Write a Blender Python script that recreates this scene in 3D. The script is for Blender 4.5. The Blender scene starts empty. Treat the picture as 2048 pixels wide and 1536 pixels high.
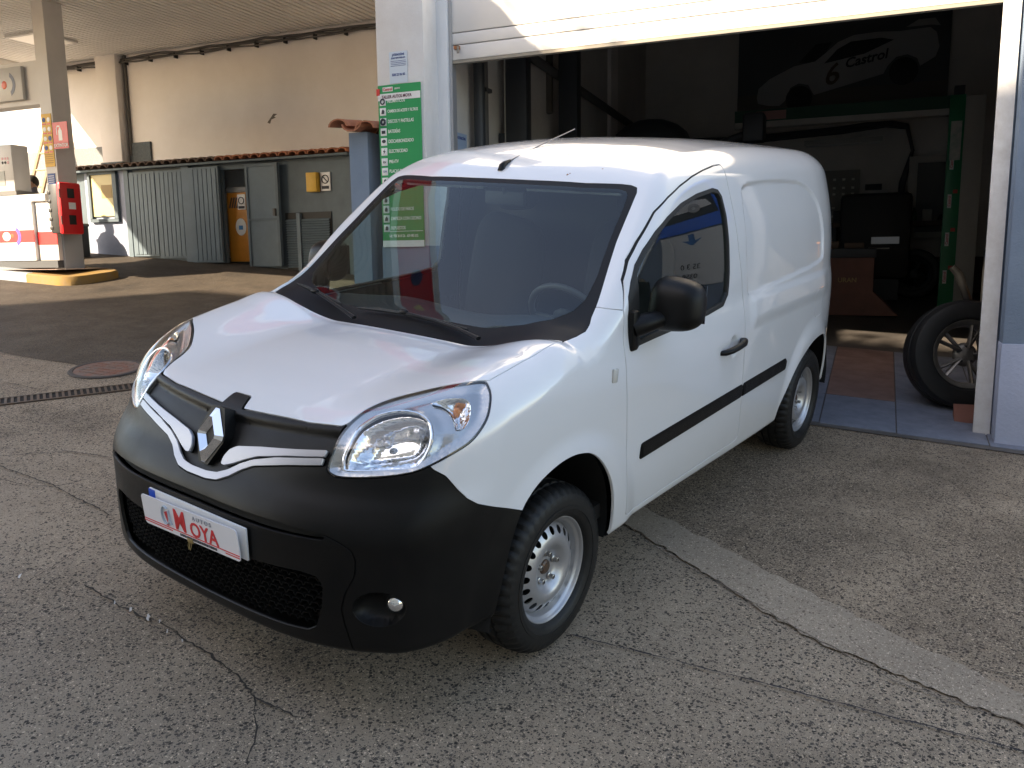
import bpy, bmesh, math, random
import numpy as np
from mathutils import Matrix, Vector, Euler
R = math.radians
SC = bpy.context.scene
COL = SC.collection
random.seed(4)

# ------------------------------------------------------------------ camera
cam_data = bpy.data.cameras.new('camera')
cam = bpy.data.objects.new('camera', cam_data)
COL.objects.link(cam)
CAM = Vector((2.494, -2.436, 1.361))
_r = Vector((0.8020, 0.5972, -0.0123)).normalized()
_f = Vector((-0.5913, 0.7916, -0.1528)).normalized()
_u = _r.cross(_f).normalized()
_r = _f.cross(_u).normalized()
_m = Matrix((_r, _u, -_f)).transposed().to_4x4()
_m.translation = CAM
cam.matrix_world = _m
cam_data.sensor_width = 36.0
cam_data.lens = 36.0 * 1686.56 / 2048.0
cam_data.clip_start = 0.05
cam_data.clip_end = 400.0
SC.camera = cam

# ------------------------------------------------------------------ sun + sky
AX = Vector((math.cos(R(13.3)), math.sin(R(13.3)), 0.0))     # along the walls
NX = Vector((-math.sin(R(13.3)), math.cos(R(13.3)), 0.0))    # into the walls
SUN_DIR = (AX * 1.0 + NX * 1.45 + Vector((0, 0, -1.10))).normalized()
world = bpy.data.worlds.new('World')
SC.world = world
world.use_nodes = True
wn = world.node_tree
wn.nodes.clear()
_o = wn.nodes.new('ShaderNodeOutputWorld')
_b = wn.nodes.new('ShaderNodeBackground')
_s = wn.nodes.new('ShaderNodeTexSky')
_s.sky_type = 'NISHITA'
_s.sun_disc = False
_s.sun_elevation = math.asin(-SUN_DIR.z)
_s.sun_rotation = math.atan2(-SUN_DIR.x, -SUN_DIR.y)
_s.air_density = 1.0
_s.dust_density = 1.2
_s.ozone_density = 1.0
_b.inputs['Strength'].default_value = 0.15
wn.links.new(_s.outputs[0], _b.inputs[0])
wn.links.new(_b.outputs[0], _o.inputs[0])
sun_data = bpy.data.lights.new('sun', 'SUN')
sun_data.energy = 4.2
sun_data.angle = R(0.6)
sun_data.color = (1.0, 0.90, 0.76)
sun = bpy.data.objects.new('sun', sun_data)
sun.rotation_euler = SUN_DIR.to_track_quat('-Z', 'Y').to_euler()
sun.location = (-4, -12, 20)
COL.objects.link(sun)
SC.view_settings.view_transform = 'Standard'
SC.view_settings.look = 'None'
SC.view_settings.exposure = 1.78
SC.view_settings.gamma = 1.0
SC.view_settings.use_curve_mapping = False
SC.view_settings.use_white_balance = True          # the photographer's camera balanced for open shade
SC.view_settings.white_balance_temperature = 7600
SC.view_settings.white_balance_tint = 12

# ------------------------------------------------------------------ materials
MATS = {}
def mat(name, col=(.5, .5, .5), rough=.5, metal=0., coat=0., spec=.5, var=0., vscale=4., col2=None,
        bump=0., bscale=60., emit=None, rvar=0., coat_rough=.03, streak=0., trans=0.):
    if name in MATS:
        return MATS[name]
    m = bpy.data.materials.new(name)
    m.use_nodes = True
    nt = m.node_tree
    L = nt.links.new
    p = nt.nodes['Principled BSDF']
    p.inputs['Base Color'].default_value = (*col, 1)
    p.inputs['Roughness'].default_value = rough
    p.inputs['Metallic'].default_value = metal
    p.inputs['Coat Weight'].default_value = coat
    p.inputs['Coat Roughness'].default_value = coat_rough
    p.inputs['Specular IOR Level'].default_value = spec
    p.inputs['Transmission Weight'].default_value = trans
    tc = None
    if var or bump or rvar or streak:
        tc = nt.nodes.new('ShaderNodeTexCoord')
    if var or rvar or streak:
        n = nt.nodes.new('ShaderNodeTexNoise')
        n.inputs['Scale'].default_value = vscale
        n.inputs['Detail'].default_value = 8
        n.inputs['Roughness'].default_value = .65
        if streak:
            mp = nt.nodes.new('ShaderNodeMapping')
            mp.inputs['Scale'].default_value = (1, 1, streak)
            L(tc.outputs['Object'], mp.inputs[0]); L(mp.outputs[0], n.inputs['Vector'])
        else:
            L(tc.outputs['Object'], n.inputs['Vector'])
        rp = nt.nodes.new('ShaderNodeMapRange')
        rp.inputs[1].default_value = .32; rp.inputs[2].default_value = .72
        L(n.outputs[0], rp.inputs[0])
        if var:
            mx = nt.nodes.new('ShaderNodeMix'); mx.data_type = 'RGBA'
            c2 = col2 if col2 else tuple(c * (1 - var) for c in col)
            mx.inputs[6].default_value = (*col, 1); mx.inputs[7].default_value = (*c2, 1)
            L(rp.outputs[0], mx.inputs[0]); L(mx.outputs[2], p.inputs['Base Color'])
        if rvar:
            mr = nt.nodes.new('ShaderNodeMapRange')
            mr.inputs[3].default_value = max(.02, rough - rvar); mr.inputs[4].default_value = min(1, rough + rvar)
            L(rp.outputs[0], mr.inputs[0]); L(mr.outputs[0], p.inputs['Roughness'])
    if bump:
        n2 = nt.nodes.new('ShaderNodeTexNoise')
        n2.inputs['Scale'].default_value = bscale; n2.inputs['Detail'].default_value = 5
        L(tc.outputs['Object'], n2.inputs['Vector'])
        bp = nt.nodes.new('ShaderNodeBump')
        bp.inputs['Strength'].default_value = bump; bp.inputs['Distance'].default_value = .01
        L(n2.outputs[0], bp.inputs['Height']); L(bp.outputs[0], p.inputs['Normal'])
    if emit:
        p.inputs['Emission Color'].default_value = (*emit[0], 1)
        p.inputs['Emission Strength'].default_value = emit[1]
    MATS[name] = m
    return m

def glass_mat(name, tint=(.6, .75, .72), ior=1.5, rough=0.0, film=0.0):
    """thin sheet of glass: tinted straight-through view plus a Fresnel mirror"""
    m = bpy.data.materials.new(name); m.use_nodes = True
    nt = m.node_tree; nt.nodes.clear(); L = nt.links.new
    o = nt.nodes.new('ShaderNodeOutputMaterial'); mx = nt.nodes.new('ShaderNodeMixShader')
    t = nt.nodes.new('ShaderNodeBsdfTransparent'); g = nt.nodes.new('ShaderNodeBsdfGlossy')
    t.inputs[0].default_value = (*tint, 1); g.inputs['Roughness'].default_value = rough
    g.inputs[0].default_value = (1, 1, 1, 1)
    lw = nt.nodes.new('ShaderNodeLayerWeight'); lw.inputs[0].default_value = .5      # Facing = 1 - |cos|, same from both sides
    pw = nt.nodes.new('ShaderNodeMath'); pw.operation = 'POWER'; pw.inputs[1].default_value = 4.2
    L(lw.outputs['Facing'], pw.inputs[0])
    mul = nt.nodes.new('ShaderNodeMath'); mul.operation = 'MULTIPLY_ADD'
    mul.inputs[1].default_value = .92; mul.inputs[2].default_value = .052 + film; mul.use_clamp = True
    L(pw.outputs[0], mul.inputs[0]); L(mul.outputs[0], mx.inputs[0])
    L(t.outputs[0], mx.inputs[1]); L(g.outputs[0], mx.inputs[2]); L(mx.outputs[0], o.inputs[0])
    MATS[name] = m
    return m

# ------------------------------------------------------------------ mesh helpers
def link(ob, parent=None):
    COL.objects.link(ob)
    if parent is not None:
        ob.parent = parent
    return ob

def tag(o, label=None, cat=None, group=None, kind=None):
    if label: o['label'] = label
    if cat: o['category'] = cat
    if group: o['group'] = group
    if kind: o['kind'] = kind
    return o

def empty(name, loc=(0, 0, 0), rot=None, mw=None):
    o = bpy.data.objects.new(name, None)
    o.empty_display_size = .2
    o.location = loc
    if rot is not None: o.rotation_euler = rot
    if mw is not None: o.matrix_world = mw
    COL.objects.link(o)
    return o

def smooth(me, ang=35):
    if ang is None:
        return
    bm = bmesh.new(); bm.from_mesh(me)
    for f in bm.faces: f.smooth = True
    for e in bm.edges:
        if len(e.link_faces) == 2 and e.calc_face_angle(0) > R(ang): e.smooth = False
    bm.to_mesh(me); bm.free()

class MB:
    """collects boxes, tubes, lathes and prisms; build() makes them ONE mesh object"""
    def __init__(s): s.v = []; s.f = []; s.m = []; s.cur = 0
    def add(s, vs, fs):
        b = len(s.v); s.v += [tuple(v) for v in vs]
        s.f += [tuple(b + i for i in f) for f in fs]; s.m += [s.cur] * len(fs)
        return s
    def box(s, lo, hi, mt=None, ch=0.0):
        x0, y0, z0 = lo; x1, y1, z1 = hi
        c = ch
        if c <= 0:
            vs = [(x, y, z) for z in (z0, z1) for y in (y0, y1) for x in (x0, x1)]
            fs = [(0, 2, 3, 1), (4, 5, 7, 6), (0, 1, 5, 4), (2, 6, 7, 3), (0, 4, 6, 2), (1, 3, 7, 5)]
        else:
            bm = bmesh.new(); bmesh.ops.create_cube(bm, size=1)
            for v in bm.verts:
                v.co = Vector(((x0 + x1) / 2 + v.co.x * (x1 - x0), (y0 + y1) / 2 + v.co.y * (y1 - y0), (z0 + z1) / 2 + v.co.z * (z1 - z0)))
            bmesh.ops.bevel(bm, geom=list(bm.edges), offset=c, segments=2, affect='EDGES', profile=.5)
            bm.verts.index_update()
            vs = [tuple(v.co) for v in bm.verts]; fs = [tuple(v.index for v in f.verts) for f in bm.faces]
            bm.free()
        if mt is not None: vs = [tuple(mt @ Vector(v)) for v in vs]
        return s.add(vs, fs)
    def tube(s, pts, r, n=8, cap=True, flat=1.0):
        pts = [Vector(p) for p in pts]; k = len(pts)
        rs = r if isinstance(r, (list, tuple)) else [r] * k
        vs = []; fs = []; up = None
        for i, p in enumerate(pts):
            d = (pts[min(i + 1, k - 1)] - pts[max(i - 1, 0)]).normalized()
            if up is None:
                up = Vector((0, 0, 1)) if abs(d.z) < .9 else Vector((1, 0, 0))
            a = d.cross(up).normalized(); b = a.cross(d).normalized(); up = b
            for j in range(n):
                t = 2 * math.pi * j / n
                vs.append(p + (a * math.cos(t) + b * math.sin(t) * flat) * rs[i])
        for i in range(k - 1):
            for j in range(n):
                fs.append((i * n + j, i * n + (j + 1) % n, (i + 1) * n + (j + 1) % n, (i + 1) * n + j))
        if cap:
            fs.append(tuple(range(n))[::-1]); fs.append(tuple((k - 1) * n + j for j in range(n)))
        return s.add(vs, fs)
    def lathe(s, prof, n=32, mt=None, close=False):
        """prof = [(radius, height)], revolved about local z"""
        vs = []; fs = []; k = len(prof)
        for r, h in prof:
            for j in range(n):
                t = 2 * math.pi * j / n; vs.append((r * math.cos(t), r * math.sin(t), h))
        for i in range(k - 1 + (1 if close else 0)):
            i2 = (i + 1) % k
            for j in range(n):
                fs.append((i * n + j, i * n + (j + 1) % n, i2 * n + (j + 1) % n, i2 * n + j))
        if mt is not None: vs = [tuple(mt @ Vector(v)) for v in vs]
        return s.add(vs, fs)
    def prism(s, poly, h0, h1, mt=None):
        """poly in local xy, extruded along local z"""
        n = len(poly)
        vs = [(a, b, h0) for a, b in poly] + [(a, b, h1) for a, b in poly]
        fs = [tuple(range(n))[::-1], tuple(range(n, 2 * n))] + [(i, (i + 1) % n, n + (i + 1) % n, n + i) for i in range(n)]
        if mt is not None: vs = [tuple(mt @ Vector(v)) for v in vs]
        return s.add(vs, fs)
    def sphere(s, c, r, n=12, m=8, sc=(1, 1, 1), mt=None):
        vs = []; fs = []
        for i in range(m + 1):
            ph = math.pi * i / m
            for j in range(n):
                t = 2 * math.pi * j / n
                vs.append((c[0] + r * sc[0] * math.sin(ph) * math.cos(t), c[1] + r * sc[1] * math.sin(ph) * math.sin(t), c[2] + r * sc[2] * math.cos(ph)))
        for i in range(m):
            for j in range(n):
                fs.append((i * n + j, (i + 1) * n + j, (i + 1) * n + (j + 1) % n, i * n + (j + 1) % n))
        if mt is not None: vs = [tuple(mt @ Vector(v)) for v in vs]
        return s.add(vs, fs)
    def mesh(s, name, mats, ang=35):
        me = bpy.data.meshes.new(name)
        me.from_pydata(s.v, [], s.f)
        mats = mats if isinstance(mats, (list, tuple)) else [mats]
        for m in mats: me.materials.append(m)
        if len(mats) > 1: me.polygons.foreach_set('material_index', s.m)
        bm = bmesh.new(); bm.from_mesh(me)
        bmesh.ops.remove_doubles(bm, verts=bm.verts, dist=1e-6)
        bmesh.ops.recalc_face_normals(bm, faces=bm.faces)
        bm.to_mesh(me); bm.free()
        smooth(me, ang)
        return me
    def build(s, name, mats, parent=None, ang=35, loc=None, mw=None):
        o = bpy.data.objects.new(name, s.mesh(name, mats, ang))
        link(o, parent)
        if loc is not None: o.location = loc
        if mw is not None: o.matrix_basis = mw
        return o

def text_mesh(txt, size, mt, align='CENTER', depth=.0008, bold=0.0, sx=1.0, mirror=False):
    """letters as a thin solid, returned as (verts, faces) placed by matrix mt"""
    cu = bpy.data.curves.new('lettering', 'FONT')
    cu.body = txt; cu.size = size; cu.align_x = align; cu.align_y = 'CENTER'
    cu.extrude = depth; cu.offset = bold; cu.resolution_u = 3
    ob = bpy.data.objects.new('lettering', cu)
    COL.objects.link(ob)
    dg = bpy.context.evaluated_depsgraph_get(); dg.update()
    me = bpy.data.meshes.new_from_object(ob.evaluated_get(dg))
    vs = [tuple(mt @ Vector((v.co.x * sx * (-1 if mirror else 1), v.co.y, v.co.z))) for v in me.vertices]
    fs = [tuple(p.vertices) for p in me.polygons]
    bpy.data.meshes.remove(me); bpy.data.objects.remove(ob); bpy.data.curves.remove(cu)
    return vs, fs

def wallmt(a, n, z, dn=0.0):
    """matrix of a local frame on a wall: x along the wall, y up, z out of the wall (towards the camera)"""
    o = AX * a + NX * (n - dn) + Vector((0, 0, z))
    m = Matrix((AX, Vector((0, 0, 1)), -NX)).transposed().to_4x4()
    m.translation = o
    return m
def P(a, n, z): return AX * a + NX * n + Vector((0, 0, z))
def WB():
    return Matrix((AX, NX, Vector((0, 0, 1)))).transposed().to_4x4()   # local (a, n, z) -> world
GN = Vector((0.0936, -0.0869, 0.9918)).normalized()
def gz(x, y): return -(GN.x * x + GN.y * y) / GN.z
def gza(a, n):
    p = AX * a + NX * n
    return gz(p.x, p.y)

# ================================================================== van body as a smooth solid, in van coordinates
# (x to the van's left, y to its rear, z up, origin on the ground below the front axle)
def herm(X,Y):
    X=np.array(X,float);Y=np.array(Y,float);d=np.diff(Y)/np.diff(X)
    m=np.empty_like(X);m[0]=d[0];m[-1]=d[-1]
    h=np.diff(X)
    m[1:-1]=(d[:-1]*h[1:]+d[1:]*h[:-1])/(h[1:]+h[:-1])
    def f(x):
        x=np.asarray(x,float);i=np.clip(np.searchsorted(X,x)-1,0,len(X)-2)
        H=X[i+1]-X[i];t=(x-X[i])/H;tc=np.clip(t,0,1)
        a=tc*tc
        y=(2*a*tc-3*a+1)*Y[i]+(a*tc-2*a+tc)*H*m[i]+(3*a-2*a*tc)*Y[i+1]+(a*tc-a)*H*m[i+1]
        y=y+np.where(t<0,t*H*m[0],0)+np.where(t>1,(t-1)*H*m[-1],0)
        return y
    return f
def ss(a,b,x):
    t=np.clip((x-a)/(b-a),0,1);return t*t*(3-2*t)
def smax(a,b,r):
    u=np.maximum(a+r,0);v=np.maximum(b+r,0)
    return np.where((a>-r)&(b>-r),np.sqrt(u*u+v*v)-r,np.maximum(a,b))
zc=herm([-1.0,-.8,-.72,-.6,-.4,-.15,.05,.105,.14,.2,.3,.4,.5,.6,.7,.77,.84,.92,1.0,1.2,1.5,2.0,2.5,2.9,3.2,3.5],
        [.80,.905,.945,.984,1.02,1.046,1.056,1.062,1.085,1.1404,1.2308,1.3191,1.4044,1.488,1.5685,1.6237,1.672,1.711,1.741,1.786,1.817,1.830,1.822,1.806,1.782,1.75])
crown=herm([-1,-.5,0,.3,.8,1.2,3.5],[.0,.01,.018,.028,.026,.034,.045])
lift=herm([-1.2,-.8,-.65,-.5,-.3,-.1,.08,.15,.22,.32,.5,4],[0,0,.01,.042,.068,.086,.102,.080,.040,.006,0,0])
y0=herm([.10,.17,.25,.4,.55,.62,.67,.71,.75,.79,.86,.94,.98,1.1,1.4],[-.79,-.815,-.856,-.88,-.888,-.888,-.886,-.872,-.845,-.812,-.775,-.735,-.71,-.60,-.3])
af=herm([.1,.3,.6,.8,.9,1.1],[.38,.40,.49,.46,.43,.43])
Ws=herm([.1,.25,.37,.5,.64,.8,.92,1.0,1.05,1.09,1.2,1.3,1.4,1.5,1.6,1.7,1.8,1.95],
        [.84,.872,.885,.894,.898,.898,.896,.890,.882,.874,.866,.855,.840,.818,.79,.757,.718,.67])
Pl=herm([-1.0,-.8,-.5,-.2,.1,.5,2.3,2.6,2.8,3.0,3.2,3.4],[-.09,-.06,-.03,-.01,0,0,0,-.001,-.008,-.032,-.085,-.19])
Ry=herm([.2,.5,1.0,1.4,1.65,1.8],[3.31,3.33,3.35,3.32,3.26,3.19])
zb=herm([-1,-.6,-.42,-.25,0,3,3.4],[.282,.305,.310,.325,.333,.330,.36])
rts=herm([-1,-.6,-.3,.1,.4,.8,1.2,3.4],[.10,.12,.12,.08,.07,.08,.095,.11])
def rr2(y,z,cy,cz,hy,hz,r):   # rounded-rect sdf in side view
    a=np.abs(y-cy)-hy+r;b=np.abs(z-cz)-hz+r
    return np.hypot(np.maximum(a,0),np.maximum(b,0))+np.minimum(np.maximum(a,b),0)-r
def polysd(P,y,z):
    P=np.array(P,float);d=np.full(np.shape(y),1e9);s=np.zeros(np.shape(y),bool)
    n=len(P)
    for i in range(n):
        a=P[i];b=P[(i+1)%n];e=b-a;wy=y-a[0];wz=z-a[1]
        t=np.clip((wy*e[0]+wz*e[1])/(e@e+1e-12),0,1)
        d=np.minimum(d,np.hypot(wy-e[0]*t,wz-e[1]*t))
        c=((a[1]>z)!=(b[1]>z))
        if abs(e[1])>1e-12: s^=c&(y<e[0]*(z-a[1])/e[1]+a[0])
    return np.where(s,-d,d)
def smooth_poly(P,n=6):     # Chaikin-free closed catmull-rom
    P=np.array(P,float);out=[]
    N=len(P)
    for i in range(N):
        p0,p1,p2,p3=P[i-1],P[i],P[(i+1)%N],P[(i+2)%N]
        for k in range(n):
            t=k/n
            out.append(.5*((2*p1)+(-p0+p2)*t+(2*p0-5*p1+4*p2-p3)*t*t+(-p0+3*p1-3*p2+p3)*t**3))
    return np.array(out)
PANEL=smooth_poly([(1.585,1.35),(1.60,1.56),(1.66,1.615),(1.9,1.628),(2.2,1.622),(2.5,1.595),(2.70,1.50),(2.79,1.36),(2.80,1.22),(2.74,1.145),(2.3,1.115),(1.9,1.10),(1.66,1.093),(1.595,1.13)])
def W(y,z):
    y,z=np.broadcast_arrays(y,z)
    w=Ws(z)+Pl(y)
    # arch flares
    for cy in (0.01,2.66):
        d=np.hypot(y-cy,(z-.33)*1.0)
        w=w+.016*(1-ss(.40,.52,d))*ss(.1,.35,z)
    # recessed cargo panel
    m=(y>1.5)&(y<2.9)&(z>1.0)&(z<1.7)
    if np.any(m):
        dp=np.full(np.shape(y),1.);dp[m]=polysd(PANEL,y[m],z[m])
        w=w-.011*(1-ss(-.022,.004,dp))
    # swage below panel / behind door : shoulder band
    b=ss(1.60,1.68,y)*(1-ss(2.75,2.95,y))
    w=w+b*.010*(ss(.92,1.0,z)*(1-ss(1.06,1.10,z)))
    # handle cup
    dc=np.hypot((y-1.415)/.055,(z-.885)/.06)
    w=w-.016*(1-ss(.35,1.0,dc))
    return w
def F(x,y,z):
    x=np.abs(x)
    H=zc(y)-crown(y)*(x/.7)**2+lift(y)*ss(.34,.78,x)
    e=.01
    sl=(zc(y+e)-zc(y-e))/(2*e)
    gt=(z-H)/np.sqrt(1+np.clip(sl,-2,2)**2)
    gs=x-W(y,z)
    a=af(z);fy=y0(z)+a*x**3.6
    gf=(fy-y)/np.sqrt(1+np.clip(a*3.6*x**2.6,0,4)**2)
    gr=y-(Ry(z)-.06*(x/.8)**2)
    gb=zb(y)+.0*x-z
    g=smax(smax(gt,gs,rts(y)),gf,.09)
    g=smax(g,gr,.10)
    g=smax(g,gb,.03)
    return g
def grad(V,e=1.5e-3):
    x,y,z=V[:,0],V[:,1],V[:,2]
    return np.stack([F(x+e,y,z)-F(x-e,y,z),F(x,y+e,z)-F(x,y-e,z),F(x,y,z+e)-F(x,y,z-e)],-1)/(2*e)
def surface(h):
    xs=np.arange(-1.5*h,1.0,h);ys=np.arange(-1.0,3.5,h);zs=np.arange(.2,1.9,h)
    G=F(xs[:,None,None],ys[None,:,None],zs[None,None,:]).astype(np.float32)
    S=G<0
    nx,ny,nz=G.shape
    c=np.zeros((nx-1,ny-1,nz-1),np.int8)
    for i in (0,1):
        for j in (0,1):
            for k in (0,1):
                c+=S[i:nx-1+i,j:ny-1+j,k:nz-1+k]
    act=(c>0)&(c<8)
    idx=-np.ones(act.shape,np.int32);I=np.argwhere(act);idx[act]=np.arange(len(I))
    V=np.stack([xs[I[:,0]]+h/2,ys[I[:,1]]+h/2,zs[I[:,2]]+h/2],-1)
    for _ in range(5):
        f=F(V[:,0],V[:,1],V[:,2]);g=grad(V)
        st=f[:,None]*g/np.maximum((g*g).sum(1),.05)[:,None]
        l=np.linalg.norm(st,axis=1,keepdims=True);st*=np.minimum(1,h*.8/np.maximum(l,1e-9))
        V=V-st
    Q=[]
    def quads(sh,a,b,c_,d,flip):
        q=np.stack([a,b,c_,d],-1);q=np.where(flip[:,None],q[:,::-1],q);Q.append(q[(q>=0).all(1)])
    # x edges
    d=np.argwhere(S[:-1,1:-1,1:-1]!=S[1:,1:-1,1:-1])+[0,1,1]
    i,j,k=d.T;quads(0,idx[i,j-1,k-1],idx[i,j,k-1],idx[i,j,k],idx[i,j-1,k],~S[i,j,k])
    d=np.argwhere(S[1:-1,:-1,1:-1]!=S[1:-1,1:,1:-1])+[1,0,1]
    i,j,k=d.T;quads(0,idx[i-1,j,k-1],idx[i-1,j,k],idx[i,j,k],idx[i,j,k-1],~S[i,j,k])
    d=np.argwhere(S[1:-1,1:-1,:-1]!=S[1:-1,1:-1,1:])+[1,1,0]
    i,j,k=d.T;quads(0,idx[i-1,j-1,k],idx[i,j-1,k],idx[i,j,k],idx[i-1,j,k],~S[i,j,k])
    Q=np.concatenate(Q)
    T=np.concatenate([Q[:,[0,1,2]],Q[:,[0,2,3]]])
    g=grad(V);N=g/np.linalg.norm(g,axis=1,keepdims=True)
    return V,N,T
def compact(V,N,T):
    u,inv=np.unique(T,return_inverse=True)
    return V[u],N[u],inv.reshape(-1,3)
def cut(M,f):
    """split a triangle mesh along f = 0; returns (inside f<0, outside)"""
    V,N,T=M
    if len(T)==0: return M,M
    fv=f(V);fv=np.where(np.abs(fv)<1e-7,1e-7,fv)
    s=fv>0;st=s[T];k=st.sum(1)
    mix=(k==1)|(k==2)
    tin=T[k==0];tout=T[k==3];tm=T[mix];sm=st[mix];km=k[mix]
    if len(tm)==0:
        return compact(V,N,tin) if len(tin) else (V[:0],N[:0],tin),compact(V,N,tout) if len(tout) else (V[:0],N[:0],tout)
    lone=np.where(km==1,sm.argmax(1),(~sm).argmax(1))
    r=np.arange(len(tm))
    a=tm[r,lone];b=tm[r,(lone+1)%3];c=tm[r,(lone+2)%3]
    e=np.concatenate([np.stack([a,b],1),np.stack([a,c],1)]);es=np.sort(e,1)
    u,inv=np.unique(es,axis=0,return_inverse=True);inv=inv.ravel()
    t=fv[u[:,0]]/(fv[u[:,0]]-fv[u[:,1]])
    VN=V[u[:,0]]+(V[u[:,1]]-V[u[:,0]])*t[:,None];NN=N[u[:,0]]+(N[u[:,1]]-N[u[:,0]])*t[:,None]
    NN/=np.maximum(np.linalg.norm(NN,axis=1,keepdims=True),1e-9)
    n0=len(V);V2=np.concatenate([V,VN]);N2=np.concatenate([N,NN])
    p=inv[:len(tm)]+n0;q=inv[len(tm):]+n0
    t1=np.stack([a,p,q],1);t2=np.stack([p,b,c],1);t3=np.stack([p,c,q],1)
    lo=km==1       # lone vertex is outside
    Tin=np.concatenate([tin,t1[~lo],t2[lo],t3[lo]]);Tout=np.concatenate([tout,t1[lo],t2[~lo],t3[~lo]])
    return compact(V2,N2,Tin),compact(V2,N2,Tout)
def split(M,sd,g=.002):
    ins,_=cut(M,lambda V:sd(V)+g)
    mid,out=cut(M,lambda V:sd(V)-g)
    _,strip=cut(mid,lambda V:sd(V)+g)
    return ins,out,strip
def off(M,d):
    V,N,T=M
    dd=d(V) if callable(d) else d
    return V-N*(np.reshape(dd,(-1,1)) if np.ndim(dd) else dd),N,T
def renorm(M):
    V,N,T=M
    fn=np.cross(V[T[:,1]]-V[T[:,0]],V[T[:,2]]-V[T[:,0]]);n=np.zeros_like(V)
    for i in range(3): np.add.at(n,T[:,i],fn)
    l=np.linalg.norm(n,axis=1,keepdims=True)
    return V,np.where(l>1e-12,n/np.maximum(l,1e-12),N),T
def rim(M,depth):
    V,N,T=M
    e=np.concatenate([T[:,[0,1]],T[:,[1,2]],T[:,[2,0]]])
    es=np.sort(e,1);u,inv,ct=np.unique(es,axis=0,return_inverse=True,return_counts=True)
    b=e[ct[inv.ravel()]==1]
    b=b[~((np.abs(V[b[:,0],0])<2e-4)&(np.abs(V[b[:,1],0])<2e-4))]
    if len(b)==0: return M
    A,B=V[b[:,0]],V[b[:,1]];NA,NB=N[b[:,0]],N[b[:,1]]
    d=B-A;nr=np.cross(d,(NA+NB));l=np.linalg.norm(nr,axis=1,keepdims=True);nr/=np.maximum(l,1e-12)
    n0=len(V);m=len(b)
    V2=np.concatenate([V,A,B,B-NB*depth,A-NA*depth]);
    n1=nr+.9*NA;n1/=np.linalg.norm(n1,axis=1,keepdims=True)
    N2=np.concatenate([N,n1,n1,nr,nr])
    i=np.arange(m)
    t1=np.stack([n0+i,n0+3*m+i,n0+2*m+i],1);t2=np.stack([n0+i,n0+2*m+i,n0+m+i],1)
    return V2,N2,np.concatenate([T,t1,t2])
def mirror(M):
    V,N,T=M
    return V*[-1,1,1],N*[-1,1,1],T[:,::-1]
def join(L):
    L=[m for m in L if len(m[2])]
    o=0;Vs=[];Ns=[];Ts=[]
    for V,N,T in L:
        Vs.append(V);Ns.append(N);Ts.append(T+o);o+=len(V)
    return np.concatenate(Vs),np.concatenate(Ns),np.concatenate(Ts)
def islands(M,least=6):
    V,N,T=M
    if len(T)==0: return []
    lab=np.arange(len(V))
    for _ in range(4000):
        m=lab[T].min(1);n=lab.copy()
        for i in range(3): np.minimum.at(n,T[:,i],m)
        n=n[n]
        if (n==lab).all(): break
        lab=n
    tl=lab[T[:,0]];out=[]
    for u in np.unique(tl):
        k=T[tl==u]
        if len(k)>=least: out.append(compact(V,N,k))
    return out
def shell(name,M,material,parent,custom=True):
    V,N,T=M
    me=bpy.data.meshes.new(name)
    me.vertices.add(len(V));me.vertices.foreach_set('co',V.astype(np.float32).ravel())
    me.loops.add(len(T)*3);me.loops.foreach_set('vertex_index',T.astype(np.int32).ravel())
    me.polygons.add(len(T));me.polygons.foreach_set('loop_start',np.arange(0,len(T)*3,3,dtype=np.int32))
    me.update(calc_edges=True)
    me.polygons.foreach_set('use_smooth',np.ones(len(T),bool))
    me.materials.append(material)
    if custom: me.normals_split_custom_set_from_vertices([tuple(n) for n in N])
    me.update()
    ob=bpy.data.objects.new(name,me)
    return link(ob,parent)
def pside(poly,sm=0):
    P_=smooth_poly(poly,sm) if sm else np.array(poly)
    return lambda V:np.where(V[:,0]>.4,polysd(P_,V[:,1],V[:,2]),1.)
def pplan(poly,zmin=.9):
    P_=np.array(poly);return lambda V:np.where(V[:,2]>zmin,polysd(P_,V[:,0],V[:,1]),1.)
def pfront(poly,ymax=-.4):
    P_=np.array(poly);return lambda V:np.where(V[:,1]<ymax,polysd(P_,V[:,0],V[:,2]),1.)

# ------------------------------------------------------------------ outlines
LENS3=np.array([(.507,-.742,.846),(.502,-.733,.864),(.498,-.708,.901),(.493,-.675,.935),(.493,-.647,.956),(.497,-.61,.978),(.507,-.559,.999),(.537,-.496,1.018),(.597,-.44,1.039),(.663,-.389,1.059),(.734,-.346,1.075),(.77,-.316,1.078),(.793,-.323,1.068),(.817,-.341,1.048),(.835,-.367,1.021),(.847,-.396,.992),(.848,-.433,.96),(.84,-.476,.931),(.817,-.531,.906),(.788,-.577,.883),(.753,-.614,.864),(.713,-.647,.852),(.648,-.69,.841),(.574,-.726,.834),(.533,-.74,.835)])
BEZ3=np.array([(.554,-.717,.867),(.561,-.721,.856),(.594,-.708,.857),(.688,-.658,.866),(.741,-.62,.874),(.758,-.6,.891),(.766,-.577,.924),(.76,-.555,.958),(.737,-.536,.989),(.708,-.53,1.003),(.673,-.531,1.01),(.62,-.543,1.008),(.573,-.572,.995),(.551,-.603,.979),(.539,-.632,.962),(.539,-.659,.941),(.542,-.685,.916),(.544,-.706,.889)])
HD=np.array([.55,-.68,.48]);HD/=np.linalg.norm(HD)
HU=np.cross([0,0,1.],HD);HU/=np.linalg.norm(HU);HV=np.cross(HD,HU)
def hl2(V): return V@HU,V@HV
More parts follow.
